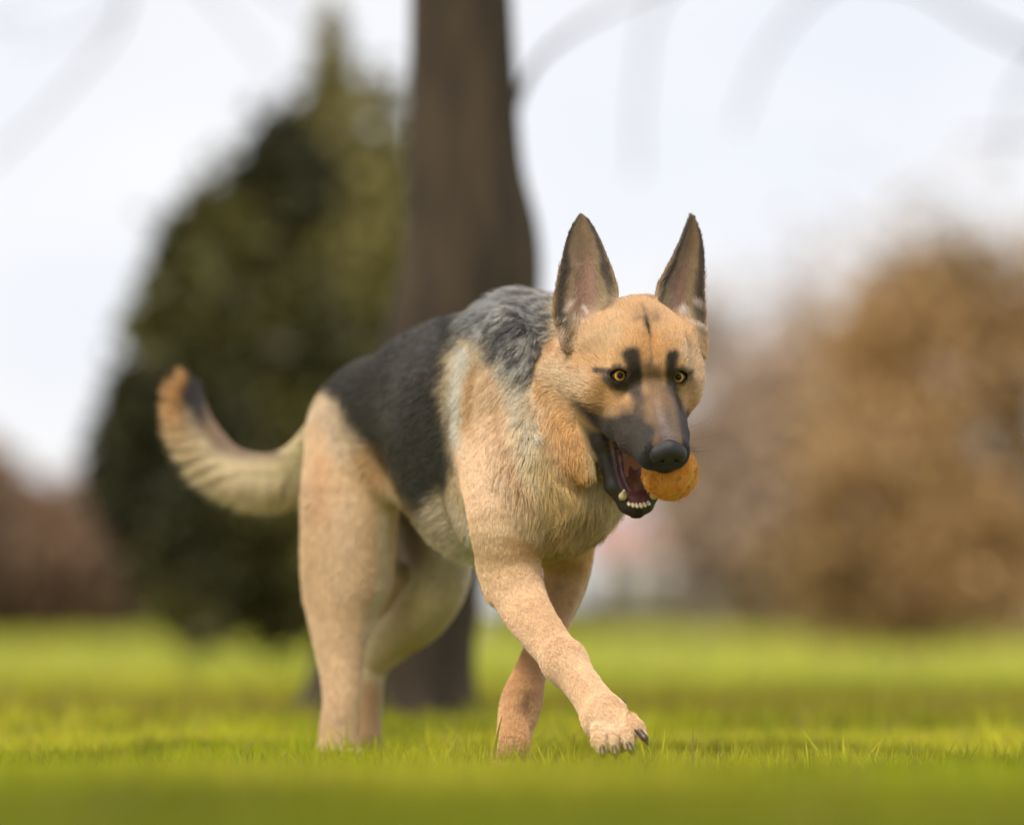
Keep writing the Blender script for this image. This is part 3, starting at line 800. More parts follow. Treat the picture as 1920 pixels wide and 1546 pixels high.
def surface_nets(F, AX):
    nx, ny, nz = F.shape
    S = F < 0
    A = None
    cnt = np.zeros((nx - 1, ny - 1, nz - 1), np.uint8)
    for dx in (0, 1):
        for dy in (0, 1):
            for dz in (0, 1):
                cnt += S[dx:nx - 1 + dx, dy:ny - 1 + dy, dz:nz - 1 + dz]
    act = np.flatnonzero(((cnt > 0) & (cnt < 8)).ravel())
    del cnt
    ci, cj, ck = np.unravel_index(act, (nx - 1, ny - 1, nz - 1))
    corner = {}
    for c in [(a, b, d) for a in (0, 1) for b in (0, 1) for d in (0, 1)]:
        corner[c] = F[ci + c[0], cj + c[1], ck + c[2]].astype(np.float64)
    sx = np.stack([AX[0][ci], AX[1][cj], AX[2][ck]], -1)
    hx = np.stack([AX[0][ci + 1], AX[1][cj + 1], AX[2][ck + 1]], -1) - sx
    acc = np.zeros((len(act), 3)); n = np.zeros(len(act))
    keys = list(corner)
    for a in keys:
        for ax in range(3):
            if a[ax]: continue
            b = list(a); b[ax] = 1; b = tuple(b)
            fa, fb = corner[a], corner[b]
            m = (fa < 0) != (fb < 0)
            t = np.where(m, fa / np.where(m, fa - fb, 1), 0)
            pos = np.zeros((len(act), 3)); pos[:, 0], pos[:, 1], pos[:, 2] = a
            pos[:, ax] = t
            acc += pos * m[:, None]; n += m
    V = sx + hx * (acc / n[:, None])
    st = ((ny - 1) * (nz - 1), (nz - 1), 1)
    quads = []
    for ax in range(3):
        o = [(1, 2), (2, 0), (0, 1)][ax]
        sl0 = [slice(1, None)] * 3; sl1 = [slice(1, None)] * 3
        lim = [slice(1, nx - 1), slice(1, ny - 1), slice(1, nz - 1)]
        a_ = list(lim); b_ = list(lim)
        a_[ax] = slice(0, (nx, ny, nz)[ax] - 1); b_[ax] = slice(1, (nx, ny, nz)[ax])
        ch = S[tuple(a_)] != S[tuple(b_)]
        I = np.argwhere(ch)
        off = [1, 1, 1]; off[ax] = 0
        I = I + np.array(off)
        sgn = S[I[:, 0], I[:, 1], I[:, 2]]
        base = I[:, 0] * st[0] + I[:, 1] * st[1] + I[:, 2] * st[2]
        u, v = st[o[0]], st[o[1]]
        q = np.stack([base - u - v, base - v, base, base - u], -1)
        q[~sgn] = q[~sgn][:, ::-1]
        quads.append(q)
    Q = np.concatenate(quads)
    Q = np.searchsorted(act, Q)
    return V, Q

DV, DQ = surface_nets(FLD, AX)
del FLD
print('net', len(DV), len(DQ), round(time.time() - T0, 1))

def tri_normals(V, Q):
    return np.cross(V[Q[:, 2]] - V[Q[:, 0]], V[Q[:, 3]] - V[Q[:, 1]])
def vert_normals(V, Q):
    n = tri_normals(V, Q); N = np.zeros_like(V)
    for i in range(4):
        for c in range(3):
            N[:, c] += np.bincount(Q[:, i], n[:, c], len(V))
    return unit(N)
def relax(V, Q, it, lam=0.5):
    cnt = np.zeros(len(V)); 
    for i in range(4): cnt += 2 * np.bincount(Q[:, i], minlength=len(V))
    for _ in range(it):
        A = np.zeros_like(V)
        for i in range(4):
            for j in (1, 3):
                nb = V[Q[:, (i + j) % 4]]
                for c in range(3): A[:, c] += np.bincount(Q[:, i], nb[:, c], len(V))
        V = V + lam * (A / np.maximum(cnt, 1)[:, None] - V)
    return V
# keep the largest connected piece only is not needed: all primitives touch
DV = relax(DV, DQ, 2)
# the ball's bed: push skin that would be inside the ball out to its surface
dvec = DV - BALL_C; dl = np.linalg.norm(dvec, axis=1)
m = dl < BALL_R
DV[m] = BALL_C + dvec[m] / dl[m][:, None] * BALL_R
DN = vert_normals(DV, DQ)

# ---- blend the primitives' properties onto the skin
NV = len(DV)
GW = np.zeros((NV, len(GRP))); HD = np.zeros((NV, 3)); HL = np.zeros(NV); WS = np.zeros(NV)
for p in PRIMS:
    if p['mode'] != 'u' and p['grp'] != 'inmouth': continue
    m = np.all((DV > p['lo'] - 0.012) & (DV < p['hi'] + 0.012), 1)
    idx = np.flatnonzero(m)
    if len(idx) == 0: continue
    d = p['fn'](DV[idx])
    if p['mode'] == 's': d = np.abs(d)
    w = np.exp(-np.clip(np.abs(d), 0, 0.2) / 0.006)
    D = p['dirfn'](DV[idx]) if 'dirfn' in p else p['dir'][None]
    if p['hl'] <= 0: w = w * (np.abs(d) < 0.002)
    GW[idx, GI[p['grp']]] += w
    HD[idx] += w[:, None] * D; HL[idx] += w * p['hl']; WS[idx] += w
WS = np.maximum(WS, 1e-9)
GW /= WS[:, None]; HL /= WS; HD = unit(HD)
g = {k: GW[:, i] for k, i in GI.items()}
PX, PY = to_px(DV)
PP = np.stack([PX, PY], -1)
hv = DV - H0
hf, hs, hu = hv @ HF, hv @ HS, hv @ HU
jv = DV - J0
ja, js, jn = jv @ JD, jv @ HS, jv @ JN

n1 = fbm(DV, 55, 1); n2 = fbm(DV, 160, 2); n3 = fbm(DV, 18, 3)
WX = (fbm(DV, 40, 5, 3) - 0.5) * 26; WY = (fbm(DV, 40, 6, 3) - 0.5) * 26     # frays the edges of the markings
C = np.zeros((NV, 3))
def mixc(col, w):
    global C
    w = np.clip(w, 0, 1)[:, None]
    C = C * (1 - w) + np.asarray(col) * w
def poly_sd(poly, fr=1.0):
    """signed distance in photo pixels, negative inside"""
    P = np.stack([PX + WX * fr, PY + WY * fr], -1)
    d = np.full(NV, 1e9); ins = np.zeros(NV, bool)
    n = len(poly)
    for i in range(n):
        a = np.array(poly[i], float); b = np.array(poly[(i + 1) % n], float)
        e = b - a; w = P - a
        t = np.clip((w @ e) / (e @ e), 0, 1)
        d = np.minimum(d, np.linalg.norm(w - t[:, None] * e, axis=1))
        c = (a[1] > P[:, 1]) != (b[1] > P[:, 1])
        with np.errstate(divide='ignore', invalid='ignore'):
            xi = a[0] + (P[:, 1] - a[1]) * e[0] / e[1]
        ins ^= c & (P[:, 0] < xi)
    return np.where(ins, -d, d)
def patch(poly, col, soft, s=1.0, mask=1.0, fr=1.0):
    mixc(col, sstep(soft, -soft, poly_sd(poly, fr)) * s * mask)
def stroke(pts, col, soft, s=1.0, mask=1.0, fr=0.3):
    """pts: (px, py, radius)"""
    P = np.stack([PX + WX * fr, PY + WY * fr], -1)
    d = np.full(NV, 1e9)
    if len(pts) == 1: pts = [pts[0], (pts[0][0] + 0.01, pts[0][1], pts[0][2])]
    for (x0, y0, r0), (x1, y1, r1) in zip(pts[:-1], pts[1:]):
        a = np.array([x0, y0], float); e = np.array([x1 - x0, y1 - y0], float)
        w = P - a; t = np.clip((w @ e) / (e @ e), 0, 1)
        d = np.minimum(d, np.linalg.norm(w - t[:, None] * e, axis=1) - (r0 + (r1 - r0) * t))
    mixc(col, sstep(soft, -soft, d) * s * mask)

TAN = (0.63, 0.405, 0.215); CREAM = (0.62, 0.50, 0.34); ORANGE = (0.54, 0.30, 0.12); BLACK = (0.018, 0.016, 0.016)
SADDLE = (0.050, 0.044, 0.039)
body_m = np.clip(g['torso'] + g['neck'], 0, 1)
mixc(CREAM, np.ones(NV))
mixc((0.68, 0.475, 0.29), g['foreR'])
mixc(TAN, g['foreR'] * 0.0 + g['foreL'] + g['hindR'] * 0.45)
# torso and neck
patch([(880, 690), (935, 665), (965, 700), (985, 800), (985, 900), (1000, 980), (1010, 1010), (905, 1020), (892, 950), (872, 820)],
      (0.70, 0.51, 0.34), 26, 0.9, body_m + g['foreR'])
stroke([(880, 650, 12), (862, 720, 12), (862, 800, 11), (880, 880, 10)], (0.64, 0.61, 0.55), 8, 0.95, body_m)
stroke([(898, 680, 5), (886, 760, 7), (892, 850, 6), (905, 920, 5)], (0.42, 0.25, 0.11), 8, 0.75, body_m)
stroke([(940, 760, 5), (955, 840, 6), (975, 920, 6)], (0.50, 0.31, 0.14), 9, 0.6, body_m)
stroke([(945, 690, 9), (975, 735, 14)], (0.60, 0.58, 0.54), 10, 0.85, body_m)
stroke([(960, 820, 6), (985, 900, 8), (1010, 960, 8)], (0.42, 0.25, 0.11), 12, 0.5, body_m + g['foreR'])
stroke([(965, 700, 20), (1000, 770, 32), (1030, 850, 40)], (0.56, 0.50, 0.38), 18, 0.9, body_m)
stroke([(1040, 850, 36), (1050, 930, 40)], (0.54, 0.38, 0.15), 28, 0.85, body_m)
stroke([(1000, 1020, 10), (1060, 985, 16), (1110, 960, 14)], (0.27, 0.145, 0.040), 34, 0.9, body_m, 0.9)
stroke([(1020, 1045, 14), (1070, 1020, 16), (1120, 1000, 12)], (0.34, 0.25, 0.10), 20, 0.7, body_m + g['neck'])
stroke([(1090, 920, 20), (1125, 990, 20)], (0.42, 0.31, 0.13), 24, 0.6, body_m)
stroke([(1000, 740, 5), (1030, 800, 8), (1050, 870, 6)], (0.28, 0.18, 0.09), 10, 0.6, body_m)
# belly behind the elbow
stroke([(840, 960, 36), (870, 1030, 30)], (0.58, 0.50, 0.40), 24, 0.8, body_m)
stroke([(885, 930, 8), (893, 1040, 12)], (0.68, 0.64, 0.58), 10, 0.8, body_m)
# saddle
sad = [(598, 712), (640, 650), (735, 590), (835, 560), (900, 540), (985, 520), (1060, 530), (1052, 610), (1020, 640), (960, 640),
       (905, 615), (870, 620), (852, 655), (842, 720), (844, 790), (860, 862), (845, 900), (812, 935), (790, 980), (772, 948), (745, 905),
       (705, 856), (668, 800), (640, 748), (614, 728)]
patch(sad, SADDLE, 17, 1.0, np.clip(body_m + g['hindR'] + g['tail'], 0, 1))
stroke([(820, 620, 30), (760, 690, 30), (735, 780, 14)], (0.115, 0.108, 0.104), 40, 0.75, body_m, 2.0)  # sky sheen on the sleek coat, painted in by this and the next stroke
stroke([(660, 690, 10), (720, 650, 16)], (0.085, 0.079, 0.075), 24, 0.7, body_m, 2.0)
stroke([(850, 610, 12), (862, 640, 10)], (0.022, 0.021, 0.022), 14, 0.8, body_m)  # shade at the shoulder blade's edge, painted into the coat colour
stroke([(640, 960, 0), (600, 900, 0)], TAN, 1, 0.0)
# grey agouti of the neck
agw = sstep(24, -24, poly_sd([(862, 640), (875, 590), (950, 530), (1060, 530), (1070, 660), (1035, 700), (1000, 715), (960, 700), (930, 672), (905, 640), (885, 628)])) * np.clip(body_m + g['head'] * 0.0, 0, 1)
ag = sstep(0.40, 0.60, 0.65 * fbm(DV, 260, 61, 2) + 0.35 * n1)
agc = np.array([0.054, 0.053, 0.053])[None] * (1 - ag[:, None]) + np.array([0.37, 0.36, 0.345])[None] * ag[:, None]
C = C * (1 - agw[:, None]) + agc * agw[:, None]
stroke([(945, 565, 22), (900, 600, 18)], (0.33, 0.34, 0.35), 16, 0.55, body_m)
stroke([(1000, 590, 9), (960, 620, 9), (925, 660, 7)], (0.05, 0.052, 0.06), 12, 0.7, body_m, 1.0)
# hind legs
stroke([(690, 850, 20), (725, 905, 22)], ORANGE, 22, 0.8, g['hindR'] + g['torso'] * 0.7)
stroke([(605, 860, 18), (600, 960, 14)], (0.55, 0.33, 0.17), 22, 0.55, g['hindR'])
stroke([(610, 760, 20), (650, 830, 30)], (0.56, 0.47, 0.37), 24, 0.6, g['hindR'] + g['torso'] * 0.8)
stroke([(645, 960, 30), (650, 1080, 26)], (0.78, 0.58, 0.41), 36, 0.8, g['hindR'])
stroke([(720, 960, 8), (722, 1070, 8), (690, 1200, 8)], (0.62, 0.58, 0.46), 16, 0.7, g['hindR'])
mixc((0.52, 0.45, 0.25), g['hindL'] * 0.95)
stroke([(885, 1060, 10), (862, 1150, 10), (800, 1222, 10), (735, 1250, 10)], (0.66, 0.58, 0.48), 8, 0.9, g['hindL'])
stroke([(730, 1100, 24), (745, 1170, 30), (700, 1240, 20)], (0.72, 0.58, 0.42), 26, 0.8, g['hindL'])
stroke([(692, 1290, 20), (690, 1400, 24)], (0.52, 0.34, 0.18), 10, 0.9, g['hindL'])
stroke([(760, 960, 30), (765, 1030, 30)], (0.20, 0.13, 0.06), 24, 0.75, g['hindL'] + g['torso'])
# fore legs
stroke([(1000, 1250, 30), (960, 1400, 34)], (0.55, 0.33, 0.16), 14, 0.9, g['foreL'])
stroke([(990, 1300, 8), (985, 1325, 8)], (0.12, 0.065, 0.03), 18, 0.9, g['foreL'])
stroke([(1065, 1070, 30), (1060, 1130, 24)], (0.42, 0.26, 0.11), 14, 0.8, g['foreL'])
stroke([(1110, 1050, 5), (1090, 1120, 5), (1070, 1160, 4)], (0.62, 0.47, 0.30), 6, 0.8, g['foreL'])
stroke([(960, 1010, 10), (1010, 1040, 12)], ORANGE, 22, 0.5, g['foreR'] + body_m)
stroke([(1085, 1240, 14), (1120, 1310, 14)], (0.71, 0.50, 0.31), 16, 0.7, g['foreR'])
stroke([(1120, 1360, 20), (1180, 1380, 20)], (0.66, 0.50, 0.34), 16, 0.6, g['foreR'])
stroke([(1128, 1412, 9), (1165, 1410, 11), (1205, 1402, 11)], (0.12, 0.10, 0.045), 9, 0.9, g['foreR'], 0.6)
stroke([(1136, 1375, 1), (1138, 1400, 2)], (0.10, 0.07, 0.04), 4, 0.7, g['foreR'])
stroke([(1160, 1378, 1), (1164, 1400, 2)], (0.10, 0.07, 0.04), 4, 0.6, g['foreR'])
# tail
TL = g['tail']
mixc((0.66, 0.56, 0.37), TL)
stroke([(525, 850, 8), (470, 850, 14), (420, 836, 20), (388, 795, 24), (370, 750, 26)], (0.17, 0.105, 0.068), 16, 0.9, TL)
stroke([(380, 790, 10), (362, 745, 26), (358, 700, 26)], (0.012, 0.009, 0.009), 16, 1.0, TL)
# ---- head
hm = np.clip(g['head'], 0, 1); hj = np.clip(g['head'] + g['jaw'], 0, 1)
mixc((0.55, 0.34, 0.16), hm)
stroke([(1190, 575, 34), (1240, 580, 28)], (0.52, 0.33, 0.175), 22, 0.8, hm)
stroke([(1100, 640, 26), (1150, 630, 24)], (0.46, 0.33, 0.19), 22, 0.65, hm)
stroke([(1038, 695, 26), (1085, 722, 26)], (0.74, 0.55, 0.37), 24, 0.9, hm)
stroke([(1290, 660, 16), (1310, 730, 16)], (0.62, 0.45, 0.28), 14, 0.8, hm)
stroke([(1050, 780, 24), (1085, 830, 26), (1085, 890, 20)], (0.54, 0.31, 0.12), 20, 0.85, hj)
stroke([(1110, 850, 14), (1120, 900, 14)], (0.42, 0.34, 0.18), 14, 0.7, hj)
stroke([(1120, 745, 10), (1165, 765, 12)], (0.48, 0.28, 0.11), 12, 0.8, hm)
stroke([(1200, 640, 22), (1240, 650, 18)], (0.50, 0.28, 0.11), 18, 0.7, hm)
stroke([(1192, 604, 4), (1205, 600, 5)], (0.13, 0.08, 0.045), 8, 0.6, hm, 0.9)
stroke([(1222, 600, 4), (1234, 604, 4)], (0.13, 0.08, 0.045), 8, 0.6, hm, 0.9)
stroke([(1190, 590, 10), (1232, 590, 10)], (0.36, 0.22, 0.12), 14, 0.6, hm, 0.9)
stroke([(1208, 634, 4), (1206, 680, 5)], (0.52, 0.27, 0.09), 6, 0.8, hm, 0.5)
stroke([(1227, 634, 4), (1232, 680, 5)], (0.52, 0.27, 0.09), 6, 0.8, hm, 0.5)
stroke([(1211, 600, 3), (1214, 614, 5.5), (1219, 636, 2)], (0.03, 0.02, 0.015), 5, 0.95, hm, 0.4)
stroke([(1204, 575, 2), (1212, 596, 3)], (0.10, 0.06, 0.035), 6, 0.6, hm)
stroke([(1217, 640, 2), (1221, 690, 2)], (0.22, 0.12, 0.05), 5, 0.6, hm)
stroke([(1222, 700, 16), (1232, 755, 30), (1243, 800, 26)], (0.175, 0.105, 0.055), 12, 0.92, hm, 0.8)
stroke([(1200, 755, 8), (1205, 775, 10)], (0.13, 0.082, 0.048), 10, 0.7, hm, 0.8)
stroke([(1252, 735, 10), (1264, 775, 13), (1272, 810, 12)], (0.12, 0.075, 0.045), 11, 0.85, hm, 0.8)
stroke([(1246, 786, 16), (1254, 828, 24)], (0.080, 0.058, 0.048), 12, 0.9, hm, 0.6)
stroke([(1233, 752, 3), (1243, 788, 7)], (0.26, 0.185, 0.15), 7, 0.6, hm, 0.6)
stroke([(1250, 800, 10), (1255, 815, 12)], (0.16, 0.125, 0.115), 9, 0.6, hm, 0.6)
# mask
patch([(1080, 755), (1096, 760), (1120, 772), (1150, 780), (1176, 772), (1190, 752), (1200, 752), (1212, 778), (1224, 800), (1230, 826), (1224, 890), (1190, 900), (1150, 870), (1115, 830)],
      (0.015, 0.012, 0.010), 15, 0.97, hm, 0.9)
stroke([(1135, 768, 6), (1170, 765, 8)], (0.17, 0.105, 0.055), 12, 0.5, hm, 0.8)
patch([(1262, 735), (1284, 768), (1296, 790), (1298, 860), (1282, 862), (1276, 820)], (0.022, 0.019, 0.020), 7, 0.97, hm, 0.4)
stroke([(1198, 722, 6), (1202, 750, 8), (1195, 775, 8)], (0.085, 0.056, 0.036), 13, 0.7, hm)
stroke([(1264, 728, 4), (1270, 760, 4)], (0.06, 0.04, 0.028), 8, 0.8, hm)
# chin, lips and the strip under the nose
nsk = sstep(0.104, 0.110, hf) * sstep(-0.006, -0.014, hu)
mixc((0.020, 0.017, 0.017), nsk * hm)
stroke([(1220, 812, 8), (1216, 850, 10)], (0.022, 0.018, 0.017), 7, 0.95, hm)
stroke([(1286, 795, 6), (1290, 835, 7)], (0.022, 0.018, 0.017), 6, 0.95, hm)
# round the eyes
for (ex, ey, rx) in ((1161, 706, 18.5), (1275, 707, 16)):
    stroke([(ex, ey, rx)], (0.018, 0.013, 0.012), 4, 1.0, hm, 0.12)
stroke([(1121, 700, 4), (1145, 700, 7)], (0.025, 0.018, 0.015), 4, 0.95, hm, 0.15)
stroke([(1172, 715, 8), (1190, 724, 7)], (0.025, 0.018, 0.015), 5, 0.95, hm, 0.15)
stroke([(1294, 702, 2), (1286, 704, 5)], (0.02, 0.015, 0.012), 4, 0.95, hm, 0.15)
stroke([(1264, 716, 6), (1260, 726, 6)], (0.025, 0.018, 0.015), 5, 0.95, hm, 0.15)
stroke([(1150, 732, 2), (1172, 736, 3)], (0.20, 0.13, 0.07), 6, 0.6, hm)
stroke([(1184, 670, 18)], (0.30, 0.185, 0.09), 10, 0.5, hm, 0.9)
stroke([(1259, 672, 14)], (0.30, 0.185, 0.09), 8, 0.5, hm, 0.9)
stroke([(1189, 684, 13), (1190, 705, 13), (1189, 724, 12), (1196, 742, 7)], (0.050, 0.036, 0.027), 7, 0.95, hm, 0.15)
stroke([(1180, 670, 10), (1187, 669, 13)], (0.016, 0.012, 0.011), 7, 0.98, hm, 0.15)
stroke([(1196, 690, 5), (1197, 722, 5)], (0.022, 0.017, 0.014), 6, 0.8, hm, 0.1)
stroke([(1192, 712, 10), (1188, 732, 10), (1196, 748, 8)], (0.055, 0.038, 0.026), 10, 0.85, hm, 0.35)
stroke([(1152, 689, 2), (1166, 688, 3)], (0.20, 0.165, 0.135), 3, 0.7, hm, 0.1)
stroke([(1277, 692, 2), (1284, 693, 2)], (0.20, 0.165, 0.135), 3, 0.6, hm, 0.1)
stroke([(1140, 712, 7), (1160, 722, 9), (1180, 730, 9)], (0.035, 0.025, 0.018), 6, 0.9, hm, 0.4)
stroke([(1257, 684, 9), (1255, 705, 9), (1258, 724, 8), (1263, 742, 5)], (0.050, 0.036, 0.027), 6, 0.95, hm, 0.15)
stroke([(1263, 670, 8), (1258, 673, 9)], (0.016, 0.012, 0.011), 4, 0.98, hm, 0.15)
stroke([(1256, 705, 7), (1260, 730, 7)], (0.045, 0.032, 0.022), 8, 0.85, hm, 0.35)
stroke([(1073, 719, 1.2)], (0.03, 0.02, 0.02), 2, 0.9, hm, 0)
stroke([(1188, 676, 12), (1191, 690, 11), (1193, 706, 8)], (0.042, 0.030, 0.023), 9, 0.85, hm, 0.5)
stroke([(1258, 678, 8), (1256, 692, 8), (1256, 706, 6)], (0.042, 0.030, 0.023), 7, 0.85, hm, 0.5)
# ---- jaw, mouth
jw = np.interp(ja, [0, 0.06, 0.118, 0.144], [0.053, 0.044, 0.031, 0.017])
jpos = g['jaw'] + g['inmouth']
on_jaw = (jpos > 0.35) & (ja > 0.012) & (ja < 0.17)
lipw = np.where(on_jaw, sstep(-0.020, -0.010, jn + 0.12 * np.abs(js)) , 0)
lipw = lipw * np.clip((g['jaw'] + g['inmouth']) * 1.6 - 0.4, 0, 1)
mixc((0.020, 0.017, 0.017), lipw)
HL = HL * (1 - lipw) + 0.0032 * lipw
NN = DN @ JN
inner = (on_jaw & (np.abs(js) < jw - 0.004) & (jn > -0.035) & (NN > -0.2) & (ja < 0.150)).astype(float)
soft_in = inner * sstep(0.0, 0.006, jw - 0.003 - np.abs(js))
mixc((0.085, 0.032, 0.028), soft_in)
mixc((0.20, 0.08, 0.07), soft_in * sstep(0.55, 0.8, n1))
palate = ((DN @ HU) < -0.15) & (np.abs(hs) < 0.026) & (hf > -0.06) & (hf < 0.112) & (hu < -0.035) & (hu > -0.085) & (g['head'] + g['inmouth'] > 0.4)
mixc((0.15, 0.055, 0.045), palate * 0.9)
wet = np.clip(soft_in + palate, 0, 1)
rim = on_jaw & (jn > -0.004) & (np.abs(js) > jw - 0.012)
wet = np.maximum(wet, rim * 0.6)
# ---- ears
for E, outer_sgn in zip(EARS, (-1, 1)):
    q = DV - E['B']
    x, y, n_ = q @ E['X'], q @ E['Y'], q @ E['N']
    t = np.clip(y / E['H'], 0, 1)
    a = np.interp(t, E['ts'], E['wL']); b = np.interp(t, E['ts'], E['wR'])
    e = (x - (b - a) / 2) / np.maximum((a + b) / 2, 0.004)
    em = np.clip(g['ear'], 0, 1) * ((np.abs(x) < 0.07) & (y > -0.02) & (y < E['H'] + 0.02))
    front = sstep(-0.2, 0.2, DN @ E['N'])
    ae = np.abs(e + (n1 - 0.5) * 0.25)
    base = np.array([0.17, 0.115, 0.062])
    cc = np.zeros((NV, 3)) + base
    def mm(col, w):
        global cc
        w = np.clip(w, 0, 1)[:, None]
        cc = cc * (1 - w) + np.asarray(col) * w
    mm((0.28, 0.165, 0.12), sstep(0.62, 0.25, ae) * sstep(0.80, 0.5, t))
    mm((0.34, 0.25, 0.15), sstep(0.28, 0.5, ae) * sstep(0.75, 0.6, ae) * sstep(0.9, 0.3, t) * 0.6)
    mm((0.035, 0.027, 0.020), sstep(0.60, 0.80, ae) * 0.92)
    mm((0.42, 0.26, 0.12), sstep(0.90, 1.0, np.abs(e)) * 0.8)
    mm((0.40, 0.26, 0.14), sstep(0.22, 0.05, t) * 0.7)
    mm((0.60, 0.52, 0.46), sstep(0.10, 0.14, t) * sstep(0.24, 0.2, t) * sstep(0.55, 0.62, n1) * 0.8)
    back = np.array([0.10, 0.062, 0.035])
    cc = cc * front[:, None] + back * (1 - front[:, None])
    C = C * (1 - em[:, None]) + cc * em[:, None]
    # long pale hairs sweep in from the inner edge; short ones elsewhere
    HL = np.where(em > 0.5, np.where((ae > 0.3) & (t < 0.6) & (front > 0.5), 0.011, 0.005), HL)
    tl = (em > 0.5) & (front > 0.5)
    HD[tl] = unit(HD[tl] + 0.5 * E['X'] * (-np.sign(e[tl]))[:, None])
stroke([(1058, 590, 4), (1066, 575, 5)], (0.62, 0.50, 0.45), 6, 0.7, hj + g['ear'])
stroke([(1093, 578, 3), (1101, 590, 4)], (0.66, 0.60, 0.56), 4, 0.8, hj + g['ear'])
stroke([(1280, 585, 6), (1288, 590, 6)], (0.62, 0.55, 0.50), 6, 0.8, hj + g['ear'])
stroke([(1307, 575, 6), (1316, 580, 4)], (0.60, 0.48, 0.44), 6, 0.7, hj + g['ear'])
stroke([(1048, 625, 3), (1052, 655, 3)], (0.66, 0.50, 0.40), 5, 0.6, hj + g['ear'])
stroke([(1070, 630, 5), (1062, 650, 4)], (0.10, 0.06, 0.03), 7, 0.7, hj + g['ear'])
stroke([(1145, 570, 4), (1130, 585, 4)], (0.05, 0.035, 0.022), 7, 0.7, hj + g['ear'])
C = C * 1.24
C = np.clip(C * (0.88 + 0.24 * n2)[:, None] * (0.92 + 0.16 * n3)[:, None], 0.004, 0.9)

# ---- skin mesh
dog = empty('dog', (float(at(950, 1400, 5.3)[0]), 5.3, 0.0))
tag(dog, 'tan and black german shepherd walking on grass, orange ball in its open mouth', 'dog')
mat, nt, b = new_mat('dog_skin')
ca = nt.nodes.new('ShaderNodeAttribute'); ca.attribute_name = 'Col'
wa = nt.nodes.new('ShaderNodeAttribute'); wa.attribute_name = 'Wet'
nt.links.new(ca.outputs['Color'], b.inputs['Base Color'])
mr = nt.nodes.new('ShaderNodeMapRange'); mr.inputs['To Min'].default_value = 0.85; mr.inputs['To Max'].default_value = 0.22
nt.links.new(wa.outputs['Fac'], mr.inputs['Value']); nt.links.new(mr.outputs['Result'], b.inputs['Roughness'])
nn = nt.nodes.new('ShaderNodeTexNoise'); nn.inputs['Scale'].default_value = 220; nn.inputs['Detail'].default_value = 5
bp = nt.nodes.new('ShaderNodeBump'); bp.inputs['Strength'].default_value = 0.5; bp.inputs['Distance'].default_value = 0.001
nt.links.new(nn.outputs['Fac'], bp.inputs['Height']); nt.links.new(bp.outputs['Normal'], b.inputs['Normal'])
me = np_mesh('body', DV, DQ)
color_attr(me, C * 0.93)
wat = me.attributes.new('Wet', 'FLOAT', 'POINT'); wat.data.foreach_set('value', wet.astype(np.float32))
link('body', me, mat, dog)
print('skin', round(time.time() - T0, 1))

# ---- coat: guard hairs grown from the skin along the lie of the coat
rng = np.random.default_rng(7)
def vec_noise(P, f, seed):
    return np.stack([fbm(P, f, seed + i * 31, 2) - 0.5 for i in range(3)], -1) * 2
area = 0.5 * np.linalg.norm(tri_normals(DV, DQ), axis=1)
qc = DV[DQ].mean(1); qn = DN[DQ].mean(1)
qhl = HL[DQ].mean(1)
vd = unit(np.array([0, 0, CAM_H]) - qc)
facing = np.einsum('ij,ij->i', unit(qn), vd)
dens = np.where(facing > -0.25, 1.0, 0.22)
dens = dens * np.where(qhl < 0.0095, 2.3, 1.0) * np.where((qc[:, 1] < 5.2), 1.2, 0.8)
headq = (g['head'] + g['ear'])[DQ].mean(1) > 0.5
dens = np.where(headq, dens * 1.5, dens)
bare = (wet[DQ].mean(1) > 0.3)
nosed = np.linalg.norm(qc - hp(0.119, 0, -0.022), axis=1) < 0.0195
eyed = np.zeros(len(DQ), bool)
for c, out, side, upv in EYE_AX:
    qq = qc - c
    eyed |= (np.linalg.norm(qq, axis=1) < 0.0155) & (np.sqrt(((qq @ side) / 0.0125) ** 2 + ((qq @ upv) / 0.0098) ** 2) < 1)
balld = np.linalg.norm(qc - BALL_C, axis=1) < BALL_R + 0.004
dens[bare | eyed | nosed | balld] = 0
pa_ = area * dens; pa_ /= pa_.sum()
N_HAIR = 640000
qi = rng.choice(len(DQ), N_HAIR, p=pa_)
u_, v_ = rng.random(N_HAIR), rng.random(N_HAIR)
W4 = np.stack([(1 - u_) * (1 - v_), u_ * (1 - v_), u_ * v_, (1 - u_) * v_], -1)
def samp(A):
    X = A[DQ[qi]]
    return np.einsum('ij,ij...->i...', W4, X)
R = samp(DV); Nn = unit(samp(DN)); Dd = samp(HD); Ll = samp(HL); Cc = samp(C); Gt = samp(GW)
tailw = Gt[:, GI['tail']]; neckw = Gt[:, GI['neck']]; headw = Gt[:, GI['head']] + Gt[:, GI['ear']]; jaww = Gt[:, GI['jaw']]
hindw = Gt[:, GI['hindR']] + Gt[:, GI['hindL']]
legw = Gt[:, GI['foreR']] + Gt[:, GI['foreL']] + hindw
# tail: long fringe on the outer, lower side, short on top
TC = at(470, 760, 5.9)
outw = unit(R - TC)
fr = sstep(0.1, 0.75, np.einsum('ij,ij->i', Nn, unit(outw * np.array([1, 0.3, 1])))) * tailw
Ll = Ll * (1 - 0.62 * tailw * (1 - fr)) * (1 + 0.35 * fr)
Dd = unit(Dd + (outw * 1.15 * fr[:, None]))
